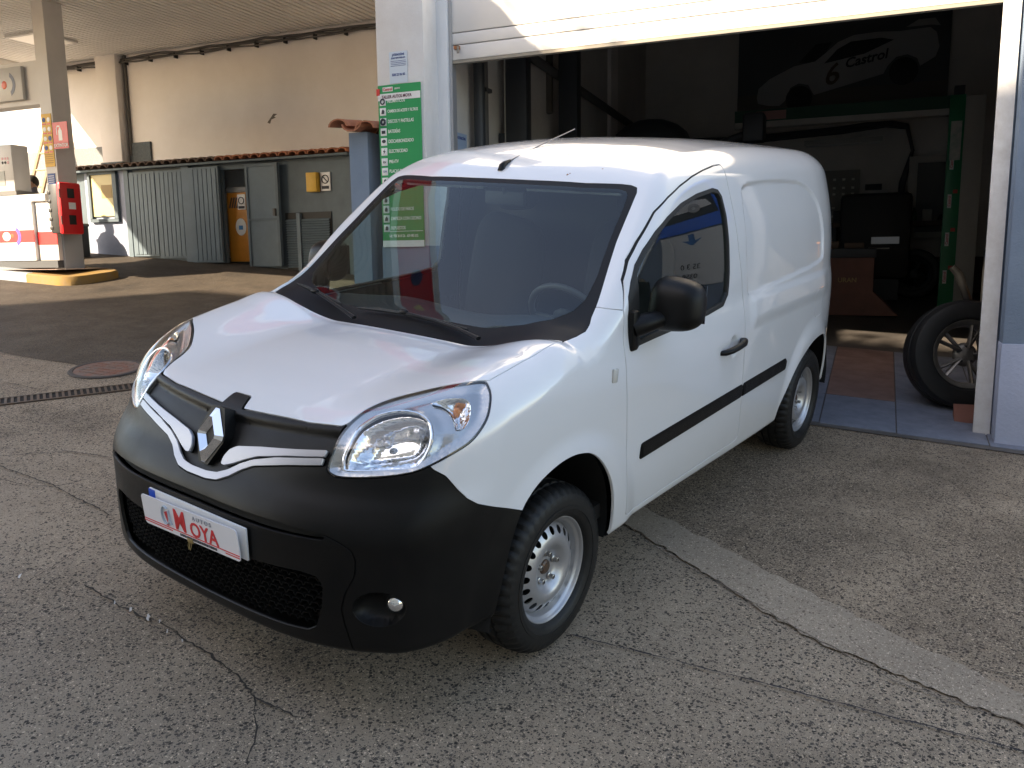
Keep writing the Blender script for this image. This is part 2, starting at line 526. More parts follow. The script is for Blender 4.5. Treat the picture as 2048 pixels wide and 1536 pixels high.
def psdh(poly3,sm=4):
    u,v=hl2(poly3);P_=smooth_poly(np.stack([u,v],1),sm)
    def f(V):
        u,v=hl2(V);return np.where((V[:,0]>.3)&(V[:,1]<-.15)&(V[:,2]>.7),polysd(P_,u,v),1.)
    return f
HOOD=[(-.3,-.690),(-.055,-.696),(-.044,-.655),(-.036,-.648),(.036,-.648),(.044,-.655),(.055,-.696),(.186,-.688),(.362,-.674),(.481,-.651),(.52,-.60),(.55,-.50),(.61,-.44),(.67,-.392),(.735,-.347),(.778,-.306),(.784,-.21),(.789,-.069),(.792,.031),(.791,.104),(.765,.105),(.72,.085),(.6,.082),(.42,.098),(.2,.098),(0,.096),(-.3,.096)]
BLACK=[(-.3,.096),(0,.096),(.2,.098),(.42,.098),(.6,.082),(.72,.085),(.765,.105),(.791,.104),(.81,.156),(.818,.202),(.81,.243),(.797,.274),(.780,.345),(.757,.43),(.721,.566),(.693,.724),(.681,.787),(.666,.814),(.635,.822),(.592,.82),(.431,.799),(.149,.79),(0,.789),(-.3,.794)]
GLASSW=[(-.3,.172),(0,.170),(.4,.176),(.56,.192),(.66,.228),(.712,.282),(.728,.34),(.722,.43),(.690,.566),(.664,.715),(.650,.768),(.632,.786),(.592,.791),(.431,.772),(.149,.764),(0,.763),(-.3,.768)]
DOOR=[(.43,.385),(.412,.40),(.402,.562),(.396,.746),(.380,.948),(.379,1.10),(.390,1.206),(.446,1.306),(.515,1.374),(.597,1.437),(.748,1.54),(.86,1.590),(.982,1.630),(1.12,1.664),(1.25,1.687),(1.38,1.704),(1.455,1.708),(1.462,1.69),(1.458,1.62),(1.462,1.549),(1.472,1.45),(1.487,1.322),(1.518,1.18),(1.535,1.082),(1.543,.939),(1.552,.80),(1.560,.687),(1.572,.55),(1.588,.43),(1.585,.385),(1.56,.375),(.476,.383)]
WIN=[(.418,1.081),(.414,1.178),(.432,1.248),(.47,1.3),(.522,1.356),(.59,1.407),(.692,1.468),(.80,1.517),(.943,1.563),(1.109,1.594),(1.279,1.611),(1.335,1.602),(1.364,1.573),(1.379,1.487),(1.376,1.361),(1.369,1.234),(1.354,1.135),(1.30,1.091),(1.125,1.076),(.876,1.069),(.629,1.063),(.49,1.058),(.471,1.046),(.43,1.05)]
ARCHF=[(-.42,.1),(-.405,.28),(-.375,.42),(-.335,.56),(-.278,.662),(-.2,.722),(-.106,.755),(-.02,.766),(.056,.759),(.13,.735),(.2,.68),(.262,.60),(.297,.51),(.308,.41),(.30,.33),(.28,.1)]
ARCHR=[(2.14,.1),(2.15,.335),(2.215,.458),(2.325,.579),(2.45,.648),(2.60,.698),(2.757,.712),(2.9,.685),(3.0,.61),(3.06,.48),(3.09,.33),(3.09,.1)]
BUMP=[(-1.3,.95),(-.60,.95),(-.588,.88),(-.584,.869),(-.556,.845),(-.529,.799),(-.504,.766),(-.472,.741),(-.402,.709),(-.288,.662),(-.2,.62),(-.1,.55),(-.1,0),(-1.3,0)]
GRILLE=[(-.3,1.05),(.6,1.05),(.56,.95),(.515,.87),(.490,.855),(.365,.836),(.232,.809),(.186,.788),(.148,.764),(.102,.745),(.05,.739),(-.3,.739)]

# ------------------------------------------------------------------ van materials
def paint_mat():
    m=mat('white_van_paint',(.80,.80,.81),.28,coat=1.0,coat_rough=.02,spec=.5)
    m.node_tree.nodes['Principled BSDF'].inputs['Coat IOR'].default_value=1.65
    nt=m.node_tree;L=nt.links.new;p=nt.nodes['Principled BSDF'];o=nt.nodes['Material Output']
    tc=nt.nodes.new('ShaderNodeTexCoord')
    n=nt.nodes.new('ShaderNodeTexNoise');n.inputs['Scale'].default_value=2.2;n.inputs['Detail'].default_value=9
    L(tc.outputs['Object'],n.inputs['Vector'])
    sp=nt.nodes.new('ShaderNodeSeparateXYZ');L(tc.outputs['Object'],sp.inputs[0])
    # road film on the lower flanks
    rg=nt.nodes.new('ShaderNodeMapRange');rg.inputs[1].default_value=.62;rg.inputs[2].default_value=.33
    L(sp.outputs['Z'],rg.inputs[0])
    mu=nt.nodes.new('ShaderNodeMath');mu.operation='MULTIPLY';L(rg.outputs[0],mu.inputs[0]);L(n.outputs[0],mu.inputs[1])
    mx=nt.nodes.new('ShaderNodeMix');mx.data_type='RGBA';mx.inputs[6].default_value=(.80,.80,.81,1);mx.inputs[7].default_value=(.60,.58,.54,1)
    L(mu.outputs[0],mx.inputs[0]);L(mx.outputs[2],p.inputs['Base Color'])
    ma=nt.nodes.new('ShaderNodeMapRange');ma.inputs[1].default_value=.3;ma.inputs[2].default_value=.8;ma.inputs[3].default_value=.008;ma.inputs[4].default_value=.035
    L(n.outputs[0],ma.inputs[0]);L(ma.outputs[0],p.inputs['Coat Roughness'])
    ge=nt.nodes.new('ShaderNodeNewGeometry');d=nt.nodes.new('ShaderNodeBsdfDiffuse');d.inputs[0].default_value=(.035,.038,.042,1)
    ms=nt.nodes.new('ShaderNodeMixShader');L(ge.outputs['Backfacing'],ms.inputs[0]);L(p.outputs[0],ms.inputs[1]);L(d.outputs[0],ms.inputs[2]);L(ms.outputs[0],o.inputs[0])
    return m
PAINT=paint_mat()
PLAST=mat('black_bumper_plastic',(.0045,.0045,.0048),.38,spec=.22,bump=.12,bscale=900,var=.5,vscale=6,col2=(.0075,.007,.0065),rvar=.08)
GLOSSB=mat('black_gloss_trim',(.012,.012,.013),.12,coat=.4)
FRIT=mat('black_glass_border',(.006,.006,.007),.5,spec=.25)
SEAM=mat('dark_seam_strip',(.02,.02,.02),.8)  # dark recessed strip filling the panel gaps
RUBB=mat('black_rubber',(.010,.010,.010),.62,bump=.1,bscale=300)
SILV=mat('silver_trim',(.40,.40,.42),.34,metal=.6)
CHROME=mat('chrome',(.86,.86,.87),.05,metal=1.)
REFL=mat('lamp_reflector',(.88,.89,.90),.12,metal=1.)
DKPL=mat('dark_interior_plastic',(.022,.025,.029),.6,bump=.1,bscale=500)
SEATM=mat('seat_fabric',(.011,.012,.015),.9,bump=.3,bscale=700)
GLASS=glass_mat('green_tinted_glass',(.72,.83,.81),1.5)
CLEAR=glass_mat('clear_lamp_cover',(.96,.96,.96),1.45)
UNDER=mat('underbody',(.012,.012,.012),.9)
AMBER=mat('amber_bulb',(.75,.24,.03),.25,coat=.5)
TYRE=mat('tyre_rubber',(.009,.009,.009),.5,spec=.35,var=.5,vscale=30,col2=(.016,.0155,.015),bump=.12,bscale=250)
STEEL=mat('silver_wheel_paint',(.50,.50,.515),.34,metal=.65,var=.10,vscale=18,rvar=.05)

# ------------------------------------------------------------------ van
VANM=Matrix(((.9956,-.0,.0936,0),(.0082,.9962,-.0866,0),(-.0933,.0870,.9918,0),(0,0,0,1)))
van=empty('delivery_van',mw=VANM)
tag(van,'white panel van with black front bumper parked half out of the garage doorway','van')

def build_van():
    half=surface(.0115)
    _,half=cut(half,lambda V:V[:,0]-1e-6)
    V,N,T=half
    V[np.abs(V[:,0])<1e-5,0]=0
    tc=V[T].mean(1);tn=N[T].mean(1)
    low=(tc[:,2]<.42)&(tn[:,2]<-.75)
    under=compact(V,N,T[low]);rest=compact(V,N,T[~low])
    for a in (ARCHF,ARCHR): _,rest=cut(rest,pside(a,4))
    _,under=cut(under,pside(ARCHF));_,under=cut(under,pside(ARCHR))
    seams=[]
    lens,rest,s=split(rest,psdh(LENS3),.0015)
    hood,rest,s=split(rest,pplan(HOOD),.0030);seams.append(s)
    black,rest=cut(rest,pplan(BLACK))
    glassw,cowl=cut(black,pplan(GLASSW))
    grille,rest,s=split(rest,pfront(GRILLE,-.45),.0015);seams.append(s)
    bumper,rest,s=split(rest,lambda V:polysd(np.array(BUMP),V[:,1],V[:,2]),.0024);seams.append(s)
    door,rest,s=split(rest,pside(DOOR),.0032);seams.append(s)
    wsd=pside(WIN)
    win,door=cut(door,wsd)
    # fender / A pillar joint
    bxs=lambda V:np.max([V[:,1]-.45,.14-V[:,1],1.02-V[:,2],.70-V[:,0],V[:,2]-1.45],axis=0)
    blk,rest=cut(rest,bxs)
    lo_,hi_,s=split(blk,lambda V:V[:,2]-(1.226-.18*(V[:,1]-.285)),.0019);seams.append(s)
    rest=join([rest,lo_,hi_])
    both=lambda M:join([M,mirror(M)])
    # fuel flap seam only on the left flank
    fin,left,s2=split(rest,lambda V:np.where(V[:,0]>.4,rr2(V[:,1],V[:,2],2.70,.915,.072,.082,.035),1.),.0016)
    shell('fuel_flap',rim(fin,.008),PAINT,van)
    body=join([rim(left,.012),rim(mirror(rest),.012)])
    shell('body',body,PAINT,van)
    for s in seams:
        for q in islands(s):
            for f in (lambda M:M,mirror): shell('panel_gap',f(off(q,.009)),SEAM,van)
    for q in islands(s2): shell('panel_gap',off(q,.007),SEAM,van)
    shell('underbody',both(under),UNDER,van)
    shell('hood',both(rim(hood,.015)),PAINT,van)
    shell('windscreen',both(glassw),GLASS,van)
    gs=lambda V:-pplan(GLASSW)(V)
    cw=off(cowl,lambda V:.010*ss(.0,.05,pplan(GLASSW)(V))*(1-ss(.25,.40,V[:,1]))+.001)
    shell('windscreen_surround',both(rim(cw,.02)),FRIT,van)
    # doors
    for sgn,f in ((1,lambda M:M),(-1,mirror)):
        d=shell('door',f(rim(door,.014)),PAINT,van)
        gl,fr=cut(win,lambda V:np.maximum(wsd(V)+.017,-(V[:,1]-.505)))
        g=shell('side_window',f(off(gl,.008)),GLASS,d)
        shell('window_seal',f(rim(off(fr,-.002),.02)),RUBB,d)
    # bumper with slot, insert seam, lower intake, fog recess
    slot=pfront([(-.3,.700),(.4,.697),(.56,.687),(.575,.680),(.565,.668),(.412,.667),(-.3,.672)])
    hole=pfront([(-.3,.545),(.30,.548),(.49,.556),(.545,.548),(.562,.52),(.556,.45),(.531,.375),(.50,.356),(.42,.350),(-.3,.336)])
    insert=pfront([(-.3,.690),(.50,.690),(.575,.684),(.616,.667),(.646,.645),(.657,.612),(.654,.564),(.626,.5),(.615,.45),(.622,.40),(.65,.28),(.65,0),(-.3,0)],-.55)
    fogd=lambda V:np.where(V[:,1]<-.5,(np.hypot((V[:,0]-.712)/.066,(V[:,2]-.458)/.056)-1)*.058,1.)
    ins,bumper=cut(bumper,slot);hl_,bumper=cut(bumper,hole);fr_,bumper=cut(bumper,fogd);ci_,co_,ln_=split(bumper,insert,.0024);bumper=join([rim(ci_,.012),rim(co_,.012)])
    bp=shell('front_bumper',both(bumper),PLAST,van)
    shell('bumper_slot',both(off(ins,.026)),UNDER,bp)
    [shell('bumper_joint',f(off(q,.008)),UNDER,bp) for q in islands(ln_) for f in (lambda M:M,mirror)]
    shell('intake_backing',both(off(hl_,.060)),UNDER,bp)
    fr2=renorm(off(fr_,lambda V:.045*np.sqrt(np.clip(1-(fogd(V)/.058+1)**2,0,1))))
    for f in (lambda M:M,mirror): shell('fog_recess',f(fr2),PLAST,bp)
    # grille : panel, silver bars
    BAR=[(.086,.789),(.088,.811),(.103,.833),(.133,.848),(.233,.864),(.36,.880),(.484,.896),(.486,.880),(.35,.861),(.235,.839),(.186,.821),(.139,.800),(.105,.788)]
    TRIM=[(-.3,.742),(.05,.742),(.102,.748),(.148,.767),(.186,.791),(.232,.812),(.365,.839),(.486,.858),(.484,.876),(.313,.850),(.222,.827),(.173,.806),(.133,.781),(.09,.765),(.04,.760),(-.3,.760)]
    bar,g2=cut(grille,pfront(BAR));trim,g3=cut(g2,pfront(TRIM))
    gp=shell('grille',both(renorm(rim(off(g3,lambda V:.012-.016*ss(.0,.014,V[:,2]-(.905+.055*np.abs(V[:,0])))),.02))),PLAST,van)
    for f in (lambda M:M,mirror):
        shell('grille_bar',f(rim(off(bar,-.007),.014)),SILV,gp)
    shell('grille_trim',both(rim(off(trim,-.006),.012)),SILV,gp)
    # rub strips
    for nm,y0_,y1_ in (('rub_strip',.515,1.552),('rub_strip',1.566,2.178)):
        def sd(V,y0_=y0_,y1_=y1_):
            zc_=.626+.0123*(V[:,1]-.515)
            return np.where(V[:,0]>.6,rr2(V[:,1]+(V[:,2]-zc_)*-.12,V[:,2],(y0_+y1_)/2,zc_,(y1_-y0_)/2,.033,.012),1.)
        src=door if y1_<1.56 else rest
        st,_=cut(src,sd)
        st=rim(off(st,lambda V:-.013*np.sqrt(np.clip(-sd(V)/.012,.05,1))),.012)
        for f in (lambda M:M,mirror): shell(nm,f(st),PLAST,van)
    return half,lens
HALF,LENSM=build_van()
# ------------------------------------------------------------------ headlights
IND3=np.array([(.677,-.472,1.038),(.705,-.438,1.05),(.753,-.412,1.054),(.782,-.405,1.045),(.805,-.421,1.023),(.819,-.447,.994),(.818,-.47,.977),(.804,-.49,.977),(.791,-.482,.997),(.759,-.473,1.022),(.719,-.47,1.035)])
def flute_mat():
    m=mat('fluted_reflector',(.80,.82,.85),.10,metal=1.)
    nt=m.node_tree;L=nt.links.new;p=nt.nodes['Principled BSDF'];tc=nt.nodes.new('ShaderNodeTexCoord')
    w=nt.nodes.new('ShaderNodeTexWave');w.bands_direction='X';w.inputs['Scale'].default_value=7;w.inputs['Distortion'].default_value=1.2;w.inputs['Detail'].default_value=0
    mp=nt.nodes.new('ShaderNodeMapping');mp.inputs['Rotation'].default_value=(0,0,R(52))
    L(tc.outputs['Object'],mp.inputs[0]);L(mp.outputs[0],w.inputs['Vector'])
    w2=nt.nodes.new('ShaderNodeTexWave');w2.bands_direction='Z';w2.wave_profile='SAW';w2.inputs['Scale'].default_value=16;w2.inputs['Distortion'].default_value=0
    w.wave_profile='SAW';w.inputs['Scale'].default_value=14;w.inputs['Distortion'].default_value=0
    L(mp.outputs[0],w2.inputs['Vector'])
    ad=nt.nodes.new('ShaderNodeMath');ad.operation='ADD';L(w.outputs[1],ad.inputs[0]);L(w2.outputs[1],ad.inputs[1])
    b=nt.nodes.new('ShaderNodeBump');b.inputs['Strength'].default_value=.35;b.inputs['Distance'].default_value=.006
    L(ad.outputs[0],b.inputs['Height']);L(b.outputs[0],p.inputs['Normal'])
    return m
FLUTE=flute_mat()
HOUS=mat('lamp_housing_grey',(.46,.47,.48),.22,metal=.85)
def build_lamps():
    lsd=psdh(LENS3);bsd=psdh(BEZ3,4);isd=psdh(IND3,4)
    outer,edge=cut(LENSM,lambda V:lsd(V)+.0050)
    base,_=cut(LENSM,lambda V:lsd(V)+.0042)
    bowl,base=cut(base,bsd);ind,base=cut(base,isd)
    bowl=renorm(off(bowl,lambda V:.028+.062*ss(0,.055,-bsd(V))))
    ind=renorm(off(ind,lambda V:.018+.040*ss(0,.022,-isd(V))))
    base=renorm(off(base,lambda V:.006+.020*ss(0,.03,-lsd(V))-.010*ss(.035,.0,bsd(V))))
    for sg,f in ((1,lambda M:M),(-1,mirror)):
        h=shell('headlight',f(base),HOUS,van)
        shell('lamp_cover',f(off(outer,-.001)),CLEAR,h)
        shell('lamp_gasket',f(rim(off(edge,.0005),.035)),GLOSSB,h)
        shell('reflector',f(bowl),FLUTE,h)
        shell('turn_signal',f(ind),REFL,h)
        pts=smooth_poly(BEZ3,4)-HD*.017
        pts=[(p[0]*sg,p[1],p[2]) for p in pts];pts.append(pts[0])
        MB().tube(pts,.0055,8,cap=False).build('bezel_ring',REFL,h)
        c=BEZ3.mean(0)-HD*.055
        MB().sphere((c[0]*sg,c[1],c[2]),.014,12,8).build('bulb',mat('bulb_glass',(.55,.57,.6),.05,metal=.6),h)
        c=IND3.mean(0)-HD*.030
        MB().sphere((c[0]*sg+.004*sg,c[1],c[2]-.006),.013,10,8,sc=(1,.8,1.3)).build('amber_bulb',AMBER,h)
    for sg in (1,-1):
        mt=Matrix.Translation((.738*sg,-.700,.466))@Vector((.55*sg,-.83,.05)).to_track_quat('Z','Y').to_matrix().to_4x4()
        MB().lathe([(.0005,.024),(.014,.0215),(.025,.014),(.031,.004),(.034,-.004),(.036,-.02)],24,mt).build('fog_lamp',REFL,van)
        # side repeater
        cx=W(np.array([.290]),np.array([.985]))[0]
        m=Matrix.Translation(((cx+.0012)*sg,.290,.985))@Euler((R(-8),0,0)).to_matrix().to_4x4()
        MB().box((-.004,-.017,-.026),(.007,.017,.026),m,ch=.0045).build('side_repeater',mat('repeater_lens',(.62,.60,.56),.18,coat=.6),van)
build_lamps()

# ------------------------------------------------------------------ lower intake honeycomb
def build_mesh_grille():
    mb=MB();hx=.0335;hz=.0128
    def surf(x,z,d): return (x,float(y0(z)+af(z)*abs(x)**3.6)+d,z)
    rows=np.arange(.345,.57,hz*1.5*1.12)
    for r,zc_ in enumerate(rows):
        for k in range(-18,19):
            xc=k*hx*1.02+(hx*.51 if r%2 else 0)
            lim=.552 if zc_>.40 else .50
            if abs(xc)>lim or zc_<.338+.06*abs(xc)**2.: continue
            pts=[(xc-hx*.5,zc_),(xc-hx*.30,zc_+hz),(xc+hx*.30,zc_+hz),(xc+hx*.5,zc_)]
            for (a,b),(c,d) in zip(pts[:-1],pts[1:]):
                w=.0012;nx,nz=-(d-b),(c-a);l=math.hypot(nx,nz);nx,nz=nx/l*w,nz/l*w
                q=[(a+nx,b+nz),(c+nx,d+nz),(c-nx,d-nz),(a-nx,b-nz)]
                mb.add([surf(x,z,.022) for x,z in q]+[surf(x,z,.046) for x,z in q],
                       [(0,1,2,3),(0,4,5,1),(2,6,7,3),(1,5,6,2),(3,7,4,0)])
    o=mb.build('intake_honeycomb',mat('honeycomb_black',(.004,.004,.004),.55,spec=.2),van,ang=None);tag(o,kind='stuff')
build_mesh_grille()

# ------------------------------------------------------------------ diamond emblem
def build_emblem():
    c=Vector((.002,-.782,.860));up=Vector((0,.40,.917)).normalized();rt=Vector((1,0,0));nn=rt.cross(up).normalized()   # nn points forward
    M=Matrix((rt,up,nn)).transposed().to_4x4();M.translation=c
    bz=MB();o8=[(-.030,.092),(.030,.092),(.066,.012),(.066,-.012),(.022,-.092),(-.022,-.092),(-.066,-.012),(-.066,.012)]
    bz.prism([(a*1.06,b*1.04) for a,b in o8],-.05,.006,M)
    e=bz.build('emblem_mount',PLAST,van,ang=30)
    hw,hh=.066,.090
    A=[(0,hh),(hw,0),(0,-hh),(-hw,0)]
    flat=.012
    def d(s,h): return [(-.010*s-flat*0,hh*s,h),(.010*s,hh*s,h),(hw*s,.008*s,h),(hw*s,-.008*s,h),(.010*s,-hh*s,h),(-.010*s,-hh*s,h),(-hw*s,-.008*s,h),(-hw*s,.008*s,h)]
    lo=d(1,.008);mid=d(.66,.026);inn=d(.36,.004)
    vs=[tuple(M@Vector(v)) for v in lo+mid+inn]
    fs=[]
    for k in range(8):
        fs.append((k,(k+1)%8,8+(k+1)%8,8+k));fs.append((8+k,8+(k+1)%8,16+(k+1)%8,16+k))
    m=MB();m.add(vs,fs);m.build('emblem',CHROME,e,ang=15)
build_emblem()

# ------------------------------------------------------------------ wheels
def wheel_meshes():
    n=144
    prof=[(.195,-.075),(.205,-.098),(.235,-.108),(.262,-.110),(.285,-.104),(.300,-.092),(.3075,-.080),(.3125,-.066),(.3155,-.052),
          (.3155,-.048),(.3085,-.046),(.3085,-.038),(.3165,-.036),(.3175,-.018),(.3175,-.008),(.310,-.006),(.310,.006),(.3175,.008),(.3175,.018),(.3165,.036),(.3085,.038),(.3085,.046),(.3155,.048),
          (.3155,.052),(.3125,.066),(.3075,.080),(.300,.092),(.285,.104),(.262,.110),(.246,.1105),(.2455,.1125),(.232,.1128),(.2315,.1105),(.215,.106),(.205,.098),(.195,.075)]
    mb=MB();vs=[];fs=[];k=len(prof)
    for i,(r,h) in enumerate(prof):
        for j in range(n):
            t=2*math.pi*j/n;rr=r
            if .045<abs(h)<.094 and r>.298 and j%3==0: rr-=.0085
            elif .010<abs(h)<.037 and r>.315 and (j+ (1 if h>0 else 0))%4==0: rr-=.006
            vs.append((h,rr*math.cos(t),rr*math.sin(t)))
    for i in range(k-1):
        for j in range(n): fs.append((i*n+j,i*n+(j+1)%n,(i+1)*n+(j+1)%n,(i+1)*n+j))
    mb.add(vs,fs);ty=mb.mesh('tyre',TYRE,28)
    # rim : lathe profile (r,w), w outward, w=0 on the outer flange
    def lat(pr,n=120):
        V=[];T=[]
        for r,w in pr:
            t=np.arange(n)*2*np.pi/n;V.append(np.stack([np.full(n,w),r*np.cos(t),r*np.sin(t)],1))
        V=np.concatenate(V)
        for i in range(len(pr)-1):
            j=np.arange(n);j2=(j+1)%n
            T.append(np.stack([i*n+j,i*n+j2,(i+1)*n+j2],1));T.append(np.stack([i*n+j,(i+1)*n+j2,(i+1)*n+j],1))
        return V,np.zeros_like(V),np.concatenate(T)
    fl=[(.196,-.020),(.2015,-.010),(.2015,-.003),(.1985,0),(.1945,-.002),(.1925,-.010),(.189,-.016),(.182,-.019),(.1795,-.026),(.1775,-.040),(.1735,-.046),(.170,-.060),(.166,-.085),(.160,-.10)]
    pr=herm([.028,.034,.050,.062,.074,.090,.105,.122,.140,.155,.164,.172],[-.042,-.043,-.042,-.038,-.026,-.012,-.007,-.009,-.017,-.027,-.036,-.050])
    rs=np.concatenate([np.linspace(.028,.12,18),np.linspace(.124,.172,18)])
    disc=lat([(r,float(pr(r))) for r in rs][::-1],180)
    def holes(V):
        r=np.hypot(V[:,1],V[:,2]);t=np.arctan2(V[:,2],V[:,1]);k=20;tt=(t+np.pi/k)%(2*np.pi/k)-np.pi/k
        return (np.hypot((r-.1455)/.0145,tt*.1455/.0122)-1)*.012
    _,disc=cut(disc,holes)
    rimM=renorm(join([lat(fl[::-1]),disc]))
    return ty,rimM,lat
TYM,RIMM,_lat=wheel_meshes()
def add_wheel(sx,y,steer=0.):
    Vr,Nr,Tr=RIMM
    w=shell('wheel',(Vr,Nr,Tr),STEEL,van,custom=False)
    sm=w.data
    w.location=((.845+(.008 if y>1 else -.003))*sx,y,.3105);w.rotation_euler=(R(random.uniform(0,360)),0,(0 if sx>0 else math.pi)+steer)
    t=bpy.data.objects.new('tyre',TYM);link(t,w);t.location=(-.088,0,0)
    MB().lathe([(.0005,.0),(.020,-.001),(.026,-.006),(.028,-.016)],24,Matrix.Translation((-.030,0,0))@Euler((0,R(90),0)).to_matrix().to_4x4()).build('hub_cap',mat('hub_dull_metal',(.09,.085,.08),.45,metal=.6,var=.6,vscale=60,col2=(.20,.10,.05)),w)
    for k in range(5):
        a=2*math.pi*k/5
        mt=Matrix.Translation((-.040,.054*math.cos(a),.054*math.sin(a)))@Euler((0,R(90),0)).to_matrix().to_4x4()
        MB().lathe([(.013,0),(.013,.004),(.0095,.006),(.0095,.022),(.007,.0235),(.0055,.0235),(.0050,.017),(.0004,.017)],12,mt).build('wheel_bolt',mat('bolt_steel',(.42,.41,.40),.3,metal=.9),w)
    # drum behind the holes
    MB().lathe([(.002,-.11),(.13,-.11),(.14,-.12),(.14,-.16),(.19,-.17),(.19,-.02)],40,Euler((0,R(90),0)).to_matrix().to_4x4()).build('brake_drum',UNDER,w)
    return w
for sx in (1,-1):
    add_wheel(sx,0.,-.006*sx)
    add_wheel(sx,2.697)
# wheel-arch liners
for sx in (1,-1):
    for arch in (ARCHF,ARCHR):
        pl=smooth_poly(arch[1:-1],4);pl=[p for p in pl if p[1]>.30]
        c=np.array([np.mean([p[0] for p in pl]),.45])
        pts=[arch[1]]+[tuple(c+(np.array(p)-c)*1.035) for p in smooth_poly(arch,4)[4:-9]]+[arch[-2]]
        mb=MB();n=len(pts);vs=[]
        for x,s in ((.872,1.0),(.80,1.03),(.50,1.03)):
            for p in pts:
                q=c+(np.array(p)-c)*s;vs.append((x*sx,q[0],q[1]))
        fs=[(i*n+j,i*n+j+1,(i+1)*n+j+1,(i+1)*n+j) for i in (0,1) for j in range(n-1)]
        fs.append(tuple(2*n+j for j in range(n)))
        mb.add(vs,fs);mb.build('arch_liner',UNDER,van,ang=60)

# ------------------------------------------------------------------ mirrors, handles, wipers, aerial
def superell(c,r,p=2.8,n=40,m=24,shear=0.,taper=0.):
    vs=[];fs=[]
    sp=lambda v,e:math.copysign(abs(v)**(2/e),v)
    for i in range(m+1):
        ph=-math.pi/2+math.pi*i/m
        for j in range(n):
            t=2*math.pi*j/n
            x=sp(math.cos(ph),p)*sp(math.cos(t),p);y=sp(math.cos(ph),2.2)*sp(math.sin(t),2.2);z=sp(math.sin(ph),p)
            vs.append((c[0]+r[0]*x*(1+taper*z),c[1]+r[1]*y+shear*z*r[1],c[2]+r[2]*z*(1-.12*x)))
    for i in range(m):
        for j in range(n): fs.append((i*n+j,i*n+(j+1)%n,(i+1)*n+(j+1)%n,(i+1)*n+j))
    return vs,fs
for sx in (1,-1):
    mb=MB()
    vs,fs=superell((.972,.612,1.209),(.108,.080,.100),3.2,shear=.15,taper=-.06)
    vs=[(x*sx,min(y,.672),z) for x,y,z in vs]
    mb.add(vs,fs);ms=mb.build('door_mirror',PLAST,van,ang=50)
    a=MB();a.tube([(.868*sx,.452,1.130),(.895*sx,.480,1.145),(.92*sx,.53,1.155),(.95*sx,.58,1.165)],[.046,.048,.042,.036],12,flat=.85)
    a.build('mirror_arm',PLAST,ms)
    b=MB();b.box((.868*sx-.02,.418,1.046),(.868*sx+.026,.470,1.20),ch=.012);b.build('mirror_foot',PLAST,ms)
    MB().box((sx*.972-.088,.672,1.135),(sx*.972+.088,.6745,1.282)).build('mirror_glass',CHROME,ms)
    h=MB()
    hp=[(.892*sx,1.262,.880),(.912*sx,1.278,.8825),(.928*sx,1.32,.888),(.932*sx,1.39,.893),(.928*sx,1.455,.897),(.914*sx,1.492,.899),(.893*sx,1.506,.899)]
    h.tube(hp,[.012,.0155,.0165,.0165,.0185,.0205,.015],12,flat=.9);hd=h.build('door_handle',PLAST,van,ang=60)
    MB().lathe([(.0003,.0015),(.008,.001),(.009,-.004)],12,Matrix.Translation((.9185*sx,1.478,.902))@Euler((0,R(90*sx),0)).to_matrix().to_4x4()).build('lock_cylinder',mat('lock_metal',(.2,.2,.2),.4,metal=.8),hd)
def wiper(arm,blade,sgn=1):
    m=MB();m.tube(arm,[.012]+[.009]*(len(arm)-2)+[.007],8,flat=.6);w=m.build('wiper',PLAST,van,ang=60)
    b=MB();b.tube(blade,[.004]+[.0085]*(len(blade)-2)+[.004],6,flat=1.0);b.build('wiper_blade',RUBB,w)
    j=MB();c=Vector(arm[-1]);j.sphere(c,.018,8,6,sc=(1.5,.8,.7));j.build('wiper_joint',PLAST,w)
wiper([(.426,.085,1.092),(.30,.115,1.108),(.173,.135,1.116),(-.014,.15,1.128)],[(-.273,.142,1.114),(-.14,.148,1.120),(-.014,.15,1.122),(.16,.145,1.116),(.337,.128,1.108)])
wiper([(-.237,.085,1.085),(-.38,.115,1.118),(-.543,.145,1.155)],[(-.655,.142,1.176),(-.60,.146,1.166),(-.543,.148,1.152),(-.46,.148,1.134),(-.375,.146,1.118)])
def aerial():
    m=MB();m.tube([(-.05,.845,1.668),(-.05,.853,1.690),(-.05,.872,1.702),(-.05,.915,1.714)],[.017,.015,.011,.006],10)
    a=m.build('aerial',PLAST,van,ang=60)
    r=MB();r.tube([(-.05,.905,1.711),(-.05,1.15,1.781),(-.05,1.455,1.861)],[.0036,.0030,.0022],6);r.sphere((-.05,1.457,1.8615),.004,6,4);r.build('aerial_rod',mat('aerial_metal',(.20,.20,.21),.35,metal=.5),a)
aerial()
# number plate
m=MB();m.box((-.222,-.897,.546),(.302,-.8885,.655),ch=.003)
pl=m.build('number_plate',mat('plate_white',(.72,.73,.74),.35,var=.1),van)
MB().box((-.221,-.8985,.548),(-.185,-.8965,.653)).build('plate_band',mat('plate_blue',(.01,.09,.55),.35),pl)

